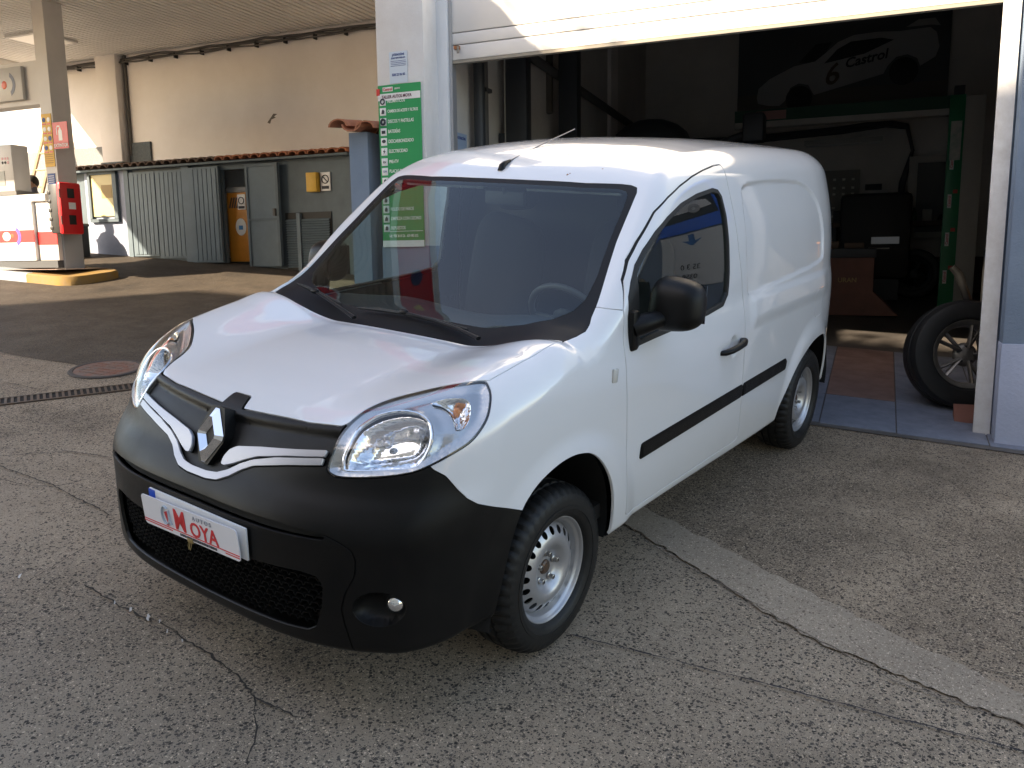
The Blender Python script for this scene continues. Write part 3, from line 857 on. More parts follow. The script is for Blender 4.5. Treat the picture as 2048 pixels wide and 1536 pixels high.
# ------------------------------------------------------------------ cabin
def cabin():
    m=MB();m.box((-.84,.20,.40),(.84,1.52,.46));m.build('cab_floor',UNDER,van)
    m=MB();m.prism([(-.85,.40),(.85,.40),(.85,1.05),(.78,1.45),(.68,1.66),(.5,1.72),(-.5,1.72),(-.68,1.66),(-.78,1.45),(-.85,1.05)],-1.56,-1.525,Euler((R(90),0,0)).to_matrix().to_4x4());m.build('bulkhead',DKPL,van)
    # dashboard: lofted section
    xs=np.linspace(-.80,.80,33);sec=[]
    for x in xs:
        hump=.035*math.exp(-((x-.36)/.20)**2)+.030*math.exp(-((x+.38)/.26)**2)
        sec.append([(x,.10,1.00),(x,.22,1.045),(x,.36,1.062+hump*.4),(x,.48,1.070+hump),(x,.58,1.058+hump),(x,.64,1.02+hump*.6),(x,.67,.93),(x,.62,.80),(x,.60,.5)])
    vs=[p for s in sec for p in s];k=9;fs=[(i*k+j,(i+1)*k+j,(i+1)*k+j+1,i*k+j+1) for i in range(32) for j in range(k-1)]
    d=MB();d.add(vs,fs);ds=d.build('dashboard',DKPL,van,ang=60)
    d=MB();d.box((-.1,.655,.62),(.1,.70,1.0),ch=.02);d.build('centre_console',DKPL,ds)
    # steering wheel
    c=Vector((.36,.80,1.04));ax=Vector((0,.86,.50)).normalized()
    q=ax.to_track_quat('Z','Y').to_matrix().to_4x4();q.translation=c
    s=MB();pts=[q@Vector((.185*math.cos(t),.185*math.sin(t),0)) for t in np.linspace(0,2*math.pi,33)]
    s.tube(pts,.016,8,cap=False);st=s.build('steering_wheel',mat('steering_wheel_black',(.05,.05,.055),.5),van,ang=60)
    s=MB();s.sphere((0,0,-.01),.07,14,8,sc=(1,1,.4),mt=q)
    for a in (0,180,270):
        t=R(a);s.tube([q@Vector((.05*math.cos(t),.05*math.sin(t),-.01)),q@Vector((.18*math.cos(t),.18*math.sin(t),0))],.018,6)
    s.build('steering_hub',DKPL,st)
    s=MB();s.tube([q@Vector((0,0,-.02)),q@Vector((0,0,-.30))],.045,8);s.build('steering_column',DKPL,st)
    for x in (.37,-.37):
        b=MB();vs,fs=superell((x,1.02,.74),(.24,.25,.085),4.);b.add(vs,fs);se=b.build('seat',SEATM,van,ang=60)
        b=MB();vs,fs=superell((0,0,0),(.23,.075,.33),4.);M=Matrix.Translation((x,1.31,1.10))@Euler((R(-14),0,0)).to_matrix().to_4x4()
        b.add([tuple(M@Vector(v)) for v in vs],fs);b.build('backrest',SEATM,se,ang=60)
        b=MB();vs,fs=superell((0,0,0),(.13,.05,.085),3.2);M=Matrix.Translation((x,1.42,1.53))@Euler((R(-10),0,0)).to_matrix().to_4x4()
        b.add([tuple(M@Vector(v)) for v in vs],fs);b.build('headrest',SEATM,se,ang=60)
    # roof lining, sun visors, inside mirror
    m=MB()
    for x in (-.36,.36):
        m=MB();M=Matrix.Translation((x,.87,1.615))@Euler((R(18),0,0)).to_matrix().to_4x4();m.box((-.24,-.07,-.008),(.24,.09,.010),M,ch=.006);m.build('sun_visor',mat('visor_grey',(.30,.31,.32),.8),van)
    m=MB();m.box((-.11,.80,1.52),(.11,.825,1.585),ch=.010);mi=m.build('inside_mirror',DKPL,van)
    m=MB();m.tube([(0,.81,1.57),(0,.80,1.62)],.012,8);m.build('mirror_stalk',DKPL,mi)
    m=MB();m.box((-.665,.7545,1.555),(-.61,.7575,1.590));
    M=Matrix.Translation((-.625,.773,1.577))@Euler((R(-48),0,0)).to_matrix().to_4x4()
    m=MB();m.lathe([(.0005,0),(.021,0),(.021,.002)],20,M);m.build('inspection_sticker',mat('red_sticker',(.75,.10,.03),.5),van)
cabin()
RSP=mat('rust_spot',(.22,.085,.03),.8)
for x,y,r_ in ((.315,.838,.007),(.322,.846,.004),(.45,.90,.004),(.20,1.02,.005)):
    V_=np.array([[x,y,float(zc(y))-.01]]);
    for _ in range(6):
        f_=F(V_[:,0],V_[:,1],V_[:,2]);g_=grad(V_);V_=V_-f_[:,None]*g_/(g_*g_).sum(1)[:,None]
    n_=Vector(grad(V_)[0]).normalized();M=Matrix.Translation(Vector(V_[0]))@n_.to_track_quat('Z','Y').to_matrix().to_4x4()
    mb=MB();rr_=random.Random(int(x*1000));pts=[(r_*rr_.uniform(.5,1.2)*math.cos(t),r_*rr_.uniform(.5,1.2)*math.sin(t)) for t in np.linspace(0,6.283,10)[:-1]]
    mb.prism(pts,-.001,.0004,M);mb.build('rust_spot',RSP,van,ang=None)
# ================================================================== ground
def ground_mat(name,c1,c2,stone,seed=0.,patch=.35,scale=70.,stone_amt=.42):
    m=bpy.data.materials.new(name);m.use_nodes=True;nt=m.node_tree;L=nt.links.new;p=nt.nodes['Principled BSDF']
    N=lambda t:nt.nodes.new(t)
    ge=N('ShaderNodeNewGeometry');mp=N('ShaderNodeMapping');mp.inputs['Location'].default_value=(seed,seed*.7,0);L(ge.outputs['Position'],mp.inputs[0])
    def noise(s,d=6,r=.6):
        n=N('ShaderNodeTexNoise');n.inputs['Scale'].default_value=s;n.inputs['Detail'].default_value=d;n.inputs['Roughness'].default_value=r;L(mp.outputs[0],n.inputs['Vector']);return n.outputs[0]
    def rng(x,a,b,c=0,d=1):
        r=N('ShaderNodeMapRange');r.inputs[1].default_value=a;r.inputs[2].default_value=b;r.inputs[3].default_value=c;r.inputs[4].default_value=d;L(x,r.inputs[0]);return r.outputs[0]
    def mix(f,a,b,mode='MIX'):
        x=N('ShaderNodeMix');x.data_type='RGBA';x.blend_type=mode
        for i,v in ((0,f),(6,a),(7,b)):
            if isinstance(v,(int,float)): x.inputs[i].default_value=v
            elif isinstance(v,tuple): x.inputs[i].default_value=(*v,1)
            else: L(v,x.inputs[i])
        return x.outputs[2]
    # warped coordinates give the stones and pits broken outlines
    wn_=N('ShaderNodeTexNoise');wn_.inputs['Scale'].default_value=scale*1.1;wn_.inputs['Detail'].default_value=4;L(mp.outputs[0],wn_.inputs['Vector'])
    va=N('ShaderNodeVectorMath');va.operation='MULTIPLY_ADD';L(wn_.outputs[1],va.inputs[0]);k_=1.3/scale;va.inputs[1].default_value=(k_,k_,k_);L(mp.outputs[0],va.inputs[2])
    def cells(sc,amt,lo,hi):
        v=N('ShaderNodeTexVoronoi');v.inputs['Scale'].default_value=sc;L(va.outputs[0],v.inputs['Vector'])
        sp=N('ShaderNodeSeparateColor');L(v.outputs['Color'],sp.inputs[0])
        dens=N('ShaderNodeMath');dens.operation='MULTIPLY_ADD';L(big0,dens.inputs[0]);dens.inputs[1].default_value=.35;L(sp.outputs[0],dens.inputs[2])
        on=N('ShaderNodeMath');on.operation='GREATER_THAN';L(dens.outputs[0],on.inputs[0]);on.inputs[1].default_value=1-amt+.17
        sz=rng(sp.outputs[1],0,1,lo,hi)
        ins=N('ShaderNodeMath');ins.operation='LESS_THAN';L(v.outputs['Distance'],ins.inputs[0]);L(sz,ins.inputs[1])
        m_=N('ShaderNodeMath');m_.operation='MULTIPLY';L(on.outputs[0],m_.inputs[0]);L(ins.outputs[0],m_.inputs[1])
        return m_.outputs[0],sp
    big0=rng(noise(.7,4,.6),.35,.68);big=rng(noise(.45,5,.55),.36,.66);mid=rng(noise(2.6,8,.72),.34,.68)
    stA,spA=cells(scale,stone_amt,.28,.60)
    stB,spB=cells(scale*2.1,stone_amt*1.15,.25,.55)
    stC,spC=cells(scale*1.5,.20,.25,.5)
    grit=rng(noise(scale*3.2,3,.7),.40,.66)
    base=mix(big,c1,c2);base=mix(rng(mid,0,1,0,patch),base,tuple(c*.60 for c in c2))
    base=mix(rng(grit,0,1,0,.55),base,tuple(c*.42 for c in c2))
    base=mix(stC,base,tuple(min(1,c*1.18) for c in c1))
    base=mix(stB,base,mix(spB.outputs[2],stone,tuple(min(1,c*3.0) for c in stone)))
    stc=mix(spA.outputs[2],stone,tuple(min(1,c*2.8) for c in stone))
    col=mix(stA,base,stc)
    oil=rng(noise(.8,4,.6),.56,.74,0,.55);col=mix(oil,col,mix(.5,(.03,.028,.027),col,'MULTIPLY'))
    L(col,p.inputs['Base Color'])
    L(rng(mid,0,1,.70,.95),p.inputs['Roughness']);p.inputs['Specular IOR Level'].default_value=.3
    h=N('ShaderNodeMath');h.operation='MULTIPLY_ADD';L(stA,h.inputs[0]);h.inputs[1].default_value=-1.2;L(grit,h.inputs[2])
    h2=N('ShaderNodeMath');h2.operation='MULTIPLY_ADD';L(stB,h2.inputs[0]);h2.inputs[1].default_value=-.8;L(h.outputs[0],h2.inputs[2])
    b=N('ShaderNodeBump');b.inputs['Strength'].default_value=.7;b.inputs['Distance'].default_value=.006;L(h2.outputs[0],b.inputs['Height']);L(b.outputs[0],p.inputs['Normal'])
    MATS[name]=m;return m
GROUND=ground_mat('aggregate_concrete',(.60,.48,.355),(.42,.335,.25),(.045,.038,.032),0.,.45,86,.38)
RAMP=ground_mat('ramp_concrete',(.62,.485,.35),(.36,.28,.20),(.050,.038,.030),7.3,.80,92,.50)
PATCH=ground_mat('pale_concrete',(.64,.53,.41),(.50,.41,.315),(.14,.11,.085),3.1,.45,95,.22)
ASPH=ground_mat('worn_asphalt',(.165,.13,.097),(.11,.088,.068),(.022,.021,.02),5.5,.5,90,.3)
def gpoly(name,pts,m,dz,parent=None,kind='structure'):
    mb=MB();n=len(pts)
    mb.add([(x,y,gz(x,y)+dz) for x,y in pts],[tuple(range(n))])
    o=mb.build(name,m,parent,ang=None)
    for f in o.data.polygons:
        if f.normal.z<0: f.flip()
    if kind: tag(o,kind=kind)
    return o
s=70
ground=gpoly('ground',[(-s,-s),(s,-s),(s,s),(-s,s)],GROUND,0)
def jit(p,q,n,amp,seed):
    r=random.Random(seed);p=Vector((*p,0));q=Vector((*q,0));d=q-p;t=Vector((-d.y,d.x,0)).normalized();o=[];w=0
    for i in range(n+1):
        w=w*.45+r.uniform(-amp,amp);k=p+d*(i/n)+t*(w if 0<i<n else 0);o.append((k.x,k.y))
    return o
def poly(*ps,step=.06,amp=.006,seed=1):
    o=[]
    for i in range(len(ps)-1):
        L=math.dist(ps[i],ps[i+1]);o+=jit(ps[i],ps[i+1],max(2,int(L/step)),amp,seed+i)[:-1]
    o.append(ps[-1]);return o
# sloping apron in front of the doorway, edged by a paler concrete strip
up=poly((-2.6,1.95),(.56,1.30),(1.534,.945),(2.281,.742),(3.3,.46),(6.5,-.4),step=.025,amp=.011,seed=3)
lo=poly((-2.6,1.72),(.543,1.075),(1.10,.84),(1.553,.64),(2.30,.555),(3.3,.28),(6.5,-.6),step=.025,amp=.013,seed=9)
gpoly('apron',up+[(9,2.0),(9,4.2),(2.8,4.05),(-2.6,2.75)],RAMP,.004)
gpoly('pale_strip',lo+up[::-1],PATCH,.008)
fore=[(P(a,n,0).x,P(a,n,0).y) for a,n in ((-2.9,7.6),(-25,7.6),(-25,2.4),(-9,2.2),(-6.2,2.0),(-3.9,1.9),(-2.75,2.7))]
fore=poly(*fore,fore[0],step=.3,amp=.02,seed=5)[:-1]
gpoly('forecourt_asphalt',fore,ASPH,.004)
CRK=mat('crack_dirt',(.035,.030,.026),.95)
CRB=mat('joint_tar',(.022,.018,.020),.85)
def crack(pts,w,m,seed,step=.022,amp=.005,dz=.010):
    c=poly(*pts,step=step,amp=amp,seed=seed);r=random.Random(seed);v=[];f=[]
    for i,(x,y) in enumerate(c):
        a=c[max(0,i-1)];b=c[min(len(c)-1,i+1)];d=Vector((b[0]-a[0],b[1]-a[1],0)).normalized();t=Vector((-d.y,d.x,0))*w*r.uniform(.2,1.0)*.5
        for s_ in (1,-1): X,Y=x+t.x*s_,y+t.y*s_;v.append((X,Y,gz(X,Y)+dz))
        if i: k=2*i;f.append((k-2,k-1,k+1,k))
    mb=MB();mb.add(v,f);o=mb.build('ground_crack',m,ground,ang=None)
    for q in o.data.polygons:
        if q.normal.z<0: q.flip()
def g2(px,py):
    """ground point seen at a pixel of the 2048 wide photograph"""
    f=1686.56;d=_r*((px-1024)/f)-_u*((py-768)/f)+_f;t=-(GN@CAM)/(GN@d) if False else -(GN.dot(CAM))/GN.dot(d)
    q=CAM+d*t;return (q.x,q.y)
crack([(.80,.10),g2(1130,1270),g2(1600,1390),g2(2048,1508),(3.6,.05)],.009,CRB,2,amp=.0025)
crack([g2(0,915),g2(130,905),g2(225,918)],.010,CRK,4)
crack([g2(0,935),g2(110,975),g2(225,1035)],.010,CRK,6)
crack([g2(0,960),g2(60,975),g2(115,975),g2(225,950)],.007,CRK,7)
crack([g2(60,1165),g2(150,1110),g2(240,1050)],.006,CRK,8)
crack([g2(170,1175),g2(250,1220),g2(330,1255),g2(400,1300),g2(480,1360),g2(510,1400),g2(600,1440)],.010,CRK,11,amp=.008)
crack([g2(508,1395),g2(515,1460),g2(495,1536)],.008,CRK,12)
crack([g2(0,690),g2(60,672),g2(140,662)],.008,CRK,14)
crack([g2(0,765),g2(50,775),g2(95,785)],.008,CRK,15)
crack([g2(1930,1330),g2(2048,1365)],.006,CRK,16)
crack([g2(1255,1060),g2(1330,1110),g2(1420,1160),g2(1600,1265),g2(1800,1370),g2(2048,1455)],.008,mat('strip_edge_dirt',(.13,.10,.075),.95),18,amp=.008,dz=.0095)
# flakes of white filler in the big crack
FLK=mat('white_filler',(.62,.60,.57),.8)
for i,(px,py,w) in enumerate(((230,1210,5),(262,1224,7),(297,1240,10),(320,1248,5),(335,1268,5),(365,1287,4),(40,1157,8))):
    c=g2(px,py);r=random.Random(i);k=.0022*w
    pts=[(c[0]+k*r.uniform(.6,1.3)*math.cos(t)*1.0-.35*k*math.sin(t)*1.2,c[1]+k*r.uniform(.6,1.3)*(math.sin(t)*.55-.5*math.cos(t))) for t in np.linspace(0,2*math.pi,11)[:-1]]
    o=gpoly('filler_flake',pts,FLK,.0115,ground,None)
# drain channel and manhole
def frame_on_ground(x,y,ang):
    X=Vector((math.cos(ang),math.sin(ang),0));X=(X-GN*X.dot(GN)).normalized();Y=GN.cross(X)
    m=Matrix((X,Y,GN)).transposed().to_4x4();m.translation=(x,y,gz(x,y));return m
dr=empty('drain_grate',mw=frame_on_ground(-3.68,.50,math.atan2(.80,.36)))
tag(dr,'narrow iron drain grating set across the concrete in front of the forecourt','drain')
IRON=mat('worn_iron',(.10,.092,.082),.55,metal=.5,var=.5,vscale=30,col2=(.14,.085,.05))
MB().box((-2.2,-.075,-.02),(1.6,.075,.005)).build('channel',UNDER,dr)
MB().box((-2.2,-.09,-.02),(1.6,-.072,.011)).build('edge_rail',IRON,dr);MB().box((-2.2,.072,-.02),(1.6,.09,.011)).build('edge_rail',IRON,dr)
mb=MB()
for i in range(95):
    x=-2.19+i*.04;mb.box((x,-.072,.003),(x+.017,.072,.010))
tag(mb.build('grating_bars',IRON,dr,ang=None),kind='stuff')
mh=empty('manhole_cover',mw=frame_on_ground(-4.14,1.005,.3))
tag(mh,'round rusty red manhole cover in the asphalt behind the drain','manhole')
RUST=mat('flaked_red_iron',(.17,.15,.13),.8,var=1,vscale=9,col2=(.24,.085,.05),bump=.5,bscale=80)
MB().lathe([(.245,.006),(.250,.014),(.275,.014),(.285,.006)],40).build('rim_ring',mat('manhole_ring',(.07,.06,.055),.8),mh)
mb=MB().lathe([(.0005,.010),(.10,.012),(.243,.011),(.245,.004)],40)
for i in range(6):
    for j in range(6):
        x,y=-.16+i*.064,-.16+j*.064
        if x*x+y*y<.036: mb.box((x-.022,y-.008,.011),(x+.022,y+.008,.016))
mb.build('lid',RUST,mh,ang=40)

# ================================================================== paints used on the buildings
CREAM=mat('cream_render',(.85,.805,.77),.9,var=.25,vscale=.9,col2=(.74,.69,.645),bump=.15,bscale=40)
WHITEW=mat('white_wall_paint',(.74,.735,.73),.85,var=.18,vscale=2.5,col2=(.62,.60,.585),bump=.2,bscale=60)
BLUE=mat('blue_grey_render',(.20,.265,.355),.85,var=.25,vscale=2.2,col2=(.155,.21,.29),bump=.25,bscale=70)
BLUEL=mat('pale_blue_dado',(.37,.41,.52),.8,var=.3,vscale=3,col2=(.30,.34,.44),bump=.3,bscale=50)
GREYP=mat('slate_shed_paint',(.135,.185,.22),.6,var=.3,vscale=3,col2=(.105,.145,.175),bump=.1,bscale=30)
GREYD=mat('slate_shed_frame',(.105,.145,.172),.6,var=.3,vscale=3)
DADO=mat('rough_grey_dado',(.30,.31,.31),.95,var=.4,vscale=40,col2=(.20,.205,.205),bump=.6,bscale=90)
DADOD=mat('slate_dado',(.125,.145,.155),.9,var=.4,vscale=30,bump=.5,bscale=90)
SOFF=mat('cream_soffit_sheet',(.84,.82,.78),.6,var=.12,vscale=1.2)
WHITE=mat('white_enamel',(.78,.78,.78),.4,var=.06)
OFFW=mat('grey_white_metal',(.62,.60,.575),.45,var=.12,vscale=2)
REDP=mat('red_enamel',(.62,.015,.02),.35)
YEL=mat('yellow_sign',(.74,.44,.06),.55,var=.15,vscale=10)
INK=mat('dark_print',(.03,.032,.045),.6);INKB=mat('blue_print',(.05,.09,.28),.6)
BLK=mat('black_paint',(.012,.012,.012),.6)
TERRA=mat('terracotta_tile',(.46,.17,.085),.85,var=.45,vscale=6,col2=(.27,.105,.06),bump=.3,bscale=50)
TERRD=mat('weathered_tile',(.16,.10,.075),.9,var=.5,vscale=12,col2=(.08,.06,.05))
CABLE=mat('grey_cable',(.10,.095,.09),.7)
def th(name,label,cat,a,n,z,group=None,rz=0.,tilt=None):
    m=Matrix.Translation(P(a,n,z))@Matrix.Rotation(R(13.3)+rz,4,'Z')
    o=empty(name,mw=m);return tag(o,label,cat,group)
def bx(name,lo,hi,m,parent,ch=0.,ang=35): return MB().box(lo,hi,ch=ch).build(name,m,parent,ang=ang)
def txt(parent,name,items,m,y=-.001):
    """items: (text, size, x, z, align, squeeze) on a panel facing local -y"""
    b=MB()
    for t,sz,x,z,al,sx in items:
        M=Matrix(((1,0,0,x),(0,0,-1,y),(0,1,0,z),(0,0,0,1)))
        vs,fs=text_mesh(t,sz,M,al,sx=sx,bold=sz*.012);b.add(vs,fs)
    o=b.build(name,m,parent,ang=None);o['kind']='stuff';return o

# ================================================================== station building with the cream wall
cw=th('station_building','long cream rendered station wall with a pilaster and cables along its top','building',-7.5,7.55,1.0)
bx('wall',(-4.6,0,-.6),(6.2,.3,4.1),CREAM,cw)
bx('pilaster',(-2.33,-.16,1.9),(-1.90,.0,3.62),CREAM,cw,.01)
bx('pilaster_base',(-2.34,-.20,0.3),(-1.88,.0,1.9),DADOD,cw,.01)
bx('dado_render',(-4.6,-.03,-.6),(-2.34,0,2.18),DADO,cw)
bx('dado_render',(-1.88,-.03,-.6),(-1.42,0,2.20),DADOD,cw)
bx('conduit',(-1.865,-.04,2.0),(-1.815,-.0,3.56),CABLE,cw)
for k in range(3):
    r=random.Random(k+3);pts=[]
    for i in range(50):
        x=-4.5+i*.21;pts.append((x,-.03-.02*k+r.uniform(-.004,.004),3.515-.035*k+.025*abs(math.sin(i*.6+k))*-1+r.uniform(-.008,.008)))
    MB().tube(pts,.020-.004*k,6).build('cable',CABLE,cw,ang=60)
for i in range(20):
    x=-4.4+i*.52;MB().box((x,-.075,3.40),(x+.022,-.0,3.475)).build('cable_clip',BLK,cw)
MB().add([(-.10,-.003,2.33),(.02,-.003,2.45),(.09,-.003,2.44),(.03,-.003,2.41),(.06,-.003,2.39),(-.02,-.003,2.37),(-.05,-.003,2.31)],[tuple(range(7))]).build('scuff_mark',mat('scuff',(.16,.14,.12),.9),cw,ang=None,loc=(1.0,0,.0))

# ================================================================== slate blue utility shed
sh=th('utility_shed','low slate blue shed with ribbed doors, louvres and a tiled eave','shed',-7.5,6.95,1.0)
def SZ(a): return gza(a,6.95)-1.0
def ribbed(name,a0,a1,z0,z1,parent,m,y=0.,w=.085,hinge=None):
    mb=MB();mb.box((a0,y,z0),(a1,y+.04,z1));k=int((a1-a0-.06)/w);o=mb.build(name,m,parent)
    rb=MB()
    for i in range(k+1):
        x=a0+.03+i*w;rb.box((x,y-.012,z0+.03),(x+w-.014,y+.002,z1-.03))
    rb.build('door_boards',m,o,ang=None)['kind']='stuff';return o
fb=-.02
bx('front_wall',(-2.75,.05,SZ(-10.2)-.2),(.455,.12,1.72),GREYD,sh)
bx('front_wall',(1.0,.05,SZ(-6.5)-.2),(2.75,.12,1.72),GREYD,sh)
bx('front_wall',(.455,.05,1.62),(1.0,.12,1.72),GREYD,sh)
bx('window_bay_wall',(-2.30,.03,SZ(-9.8)-.2),(-1.32,.05,1.70),BLUEL,sh)
wi=bx('window',(-2.14,.005,1.02),(-1.66,.03,1.66),mat('yellow_blind',(.66,.55,.28),.5),sh)
for lo,hi in (((-2.19,-.02,.97),(-2.14,.04,1.70)),((-1.66,-.02,.97),(-1.58,.04,1.70)),((-2.19,-.02,.93),(-1.58,.04,.98)),((-2.19,-.02,1.66),(-1.58,.04,1.71))): bx('window_frame',lo,hi,GREYD,wi)
bx('stacked_box',(-1.92,-.0,1.30),(-1.70,.006,1.50),mat('cardboard',(.42,.30,.15),.8),wi)
bx('post',(-1.42,-.01,SZ(-8.9)-.02),(-1.33,.06,1.70),GREYP,sh)
ribbed('door',-1.32,-.80,SZ(-8.6)+.03,1.66,sh,GREYP)
ribbed('door',-.79,-.26,SZ(-8.1)+.03,1.66,sh,GREYP)
bx('post',(-.25,-.015,SZ(-7.7)-.02),(-.11,.06,1.70),GREYP,sh)
ribbed('door',-.10,.46,SZ(-7.3)+.02,1.67,sh,GREYP,-.03)
d4=bx('panel_door',(.99,-.06,SZ(-6.4)+.02),(1.56,-.02,1.66),GREYP,sh)
for lo,hi in (((.99,-.075,SZ(-6.4)+.02),(1.03,-.06,1.66)),((1.52,-.075,SZ(-6.4)+.02),(1.56,-.06,1.66)),((1.03,-.075,.87),(1.52,-.06,.90)),((1.03,-.075,1.62),(1.52,-.06,1.66))): bx('door_rail',lo,hi,GREYD,d4)
MB().box((1.47,-.10,.93),(1.505,-.06,1.03)).build('door_latch',CABLE,d4)
bx('vent_post',(1.80,-.01,SZ(-5.7)-.03),(1.86,.05,.96),GREYP,sh)
for k in range(20):
    z=SZ(-5.6)+.06+k*.034
    for a0,a1 in ((1.60,1.80),(1.87,2.34)):
        MB().add([(a0,.03,z+.026),(a1,.03,z+.026),(a1,.0,z),(a0,.0,z),(a0,.03,z+.022),(a1,.03,z+.022),(a1,.0,z-.004),(a0,.0,z-.004)],[(0,1,2,3),(7,6,5,4),(3,2,6,7),(0,3,7,4),(1,5,6,2)]).build('louvre_slat',GREYP,sh,ang=None)
bx('vent_backing',(1.58,.035,SZ(-5.6)),(2.36,.048,.97),BLK,sh)
bx('lamp_box',(2.02,-.04,1.24),(2.19,.05,1.50),YEL,sh,.006)
ns=bx('no_smoking_sign',(2.215,.03,1.25),(2.37,.048,1.50),WHITE,sh)
MB().tube([(2.292+.055*math.cos(t),.026,1.405+.055*math.sin(t)) for t in np.linspace(0,2*math.pi,25)],.007,6,cap=False).build('ban_ring',INK,ns)
MB().box((2.24,.022,1.400),(2.345,.028,1.411),mt=Matrix.Translation((2.292,.0,1.405))@Matrix.Rotation(R(45),4,'Y')@Matrix.Translation((-2.292,0,-1.405))).build('ban_bar',INK,ns)
bx('caption_bar',(2.235,.024,1.275),(2.35,.029,1.315),INK,ns)
# roof: board + row of tile ends
bx('eave_board',(-2.75,-.10,1.70),(2.75,.62,1.73),GREYD,sh)
mb0=None
for i in range(34):
    x=-2.72+i*.162
    mb=MB();prof=[(math.cos(t)*.078,math.sin(t)*.062) for t in np.linspace(0,math.pi,7)]
    vs=[(x+.08+u,-.16,1.735+w) for u,w in prof]+[(x+.08+u*.9,.60,1.80+w) for u,w in prof]
    vs+=[(x+.08+u*.8,-.16,1.735+w*.7) for u,w in prof];n=7
    fs=[(j,j+1,n+j+1,n+j) for j in range(n-1)]+[(j,2*n+j,2*n+j+1,j+1) for j in range(n-1)]
    mb.add(vs,fs);mb.build('roof_tile',TERRD if i<20 else TERRA,sh,ang=60)
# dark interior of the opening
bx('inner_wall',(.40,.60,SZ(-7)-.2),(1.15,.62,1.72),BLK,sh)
# orange compressor seen through the open door
oc=th('compressor','orange machine cabinet with warning stickers inside the open shed door','machine',-7.5,7.12,1.0)
ORG=mat('orange_cabinet',(.62,.25,.03),.45,var=.2,vscale=4)
bx('cabinet',(.42,0,SZ(-6.8)+.06),(1.06,.38,1.30),ORG,oc,.01)
bx('top_cover',(.40,-.01,1.30),(1.08,.40,1.38),mat('grey_cover',(.20,.21,.22),.5),oc,.01)
bx('plinth',(.42,.02,SZ(-6.8)),(1.06,.36,SZ(-6.8)+.06),BLK,oc)
bx('control_panel',(.80,-.012,1.03),(.99,0,1.26),mat('panel_grey',(.36,.35,.33),.5),oc)
s1=bx('warning_sticker',(.63,-.010,1.05),(.77,0,1.27),WHITE,oc)
MB().tube([(.70+.048*math.cos(t),-.014,1.18+.048*math.sin(t)) for t in np.linspace(0,2*math.pi,21)],.006,6,cap=False).build('ban_ring',INK,s1)
bx('caption_bar',(.645,-.014,1.065),(.755,-.009,1.10),INK,s1)
bx('switch_plate',(.815,-.018,1.12),(.86,-.011,1.25),WHITE,oc)
MB().lathe([(.0005,.006),(.095,.006),(.098,0)],28,Matrix.Translation((.66,0,.80))@Matrix.Scale(1.3,4,(0,0,1))@Euler((R(90),0,0)).to_matrix().to_4x4()).build('round_label',mat('label_white',(.66,.70,.72),.5),oc)
bx('label_mark',(.63,-.012,.76),(.70,-.006,.82),mat('label_blue',(.02,.2,.5),.5),oc)
for k in range(4): MB().box((0,-.006,0),(.022,-.001,.16),mt=Matrix.Translation((.46+k*.045,0,1.08))@Matrix.Rotation(R(18),4,'Y')).build('hazard_bar',INK,oc)

# ================================================================== canopy, column and pumps
ca=th('station_canopy','flat station canopy with ribbed cream underside and red striped fascia','canopy',-7.0,4.0,4.55)
A0,A1,N0,N1=-4.2,4.10,-4.70,3.52
AM,NM=1.2,-1.85         # the left bay stops further back
def soffit(x,xe,n0):
    mb=MB();pr=[]
    while x<xe:
        pr+=[(x,0),(x+.062,0),(x+.066,.035),(x+.096,.035),(x+.10,0)];x+=.10
    n=len(pr);mb.add([(a,n0,z) for a,z in pr]+[(a,N1,z) for a,z in pr],[(i,i+1,n+i+1,n+i) for i in range(n-1)])
    mb.build('ribbed_soffit',SOFF,ca,ang=20)
soffit(A0,AM,NM);soffit(AM,A1,N0)
bx('roof_deck',(A0-.02,NM-.02,.03),(AM,N1,.45),OFFW,ca);bx('roof_deck',(AM,N0-.02,.03),(A1+.02,N1,.45),OFFW,ca)
FW=mat('fascia_white',(.76,.74,.70),.4);FR=mat('fascia_red',(.58,.02,.02),.35)
# front fascia and the end fascia beside the doorway, each with its red stripe
for lo,hi in (((A0-.06,NM-.08,-.10),(AM,NM-.02,.75)),((AM-.06,N0-.08,-.10),(A1+.06,N0-.02,.75)),((A1+.02,N0-.02,-.10),(A1+.08,3.3,.80)),((A0-.08,NM-.02,-.10),(A0-.02,N1,.75))):
    bx('fascia',lo,hi,FW,ca)
bx('red_stripe',(A0-.06,NM-.086,.10),(AM-.06,NM-.08,.52),FR,ca)
bx('red_stripe',(AM-.06,N0-.086,.10),(A1+.08,N0-.08,.52),FR,ca)
bx('red_stripe',(A1+.08,N0-.02,.02),(A1+.086,3.3,.66),FR,ca)
for p_,m_ in (((.10,.30),mat('logo_yellow',(.75,.50,.05),.4)),((.30,.34),mat('logo_navy',(.03,.03,.10),.4))):
    MB().lathe([(.0005,.006),(.11,.006),(.115,0)],20,Matrix.Translation((A1+.086,N0+.2+p_[0]*2.5,p_[1]))@Euler((0,R(90),0)).to_matrix().to_4x4()).build('fascia_logo',m_,ca)
lp=bx('ceiling_lamp',(-2.85,1.88,-.035),(-2.18,2.55,.01),OFFW,ca)
bx('lamp_glass',(-2.81,1.92,-.04),(-2.22,2.51,-.034),mat('lamp_diffuser',(.85,.82,.75),.4),lp)
PZ=gza(-8.0,4.95)+.12
co=th('canopy_column','square white column carrying the canopy, with yellow safety notices','column',-7.92,4.90,PZ)
PS=.92;H=(4.55-PZ)/PS
COLW=mat('column_white_paint',(.64,.61,.58),.5,var=.12,vscale=2)
bx('shaft',(-.11,0,.55),(.11,.30,H),COLW,co)
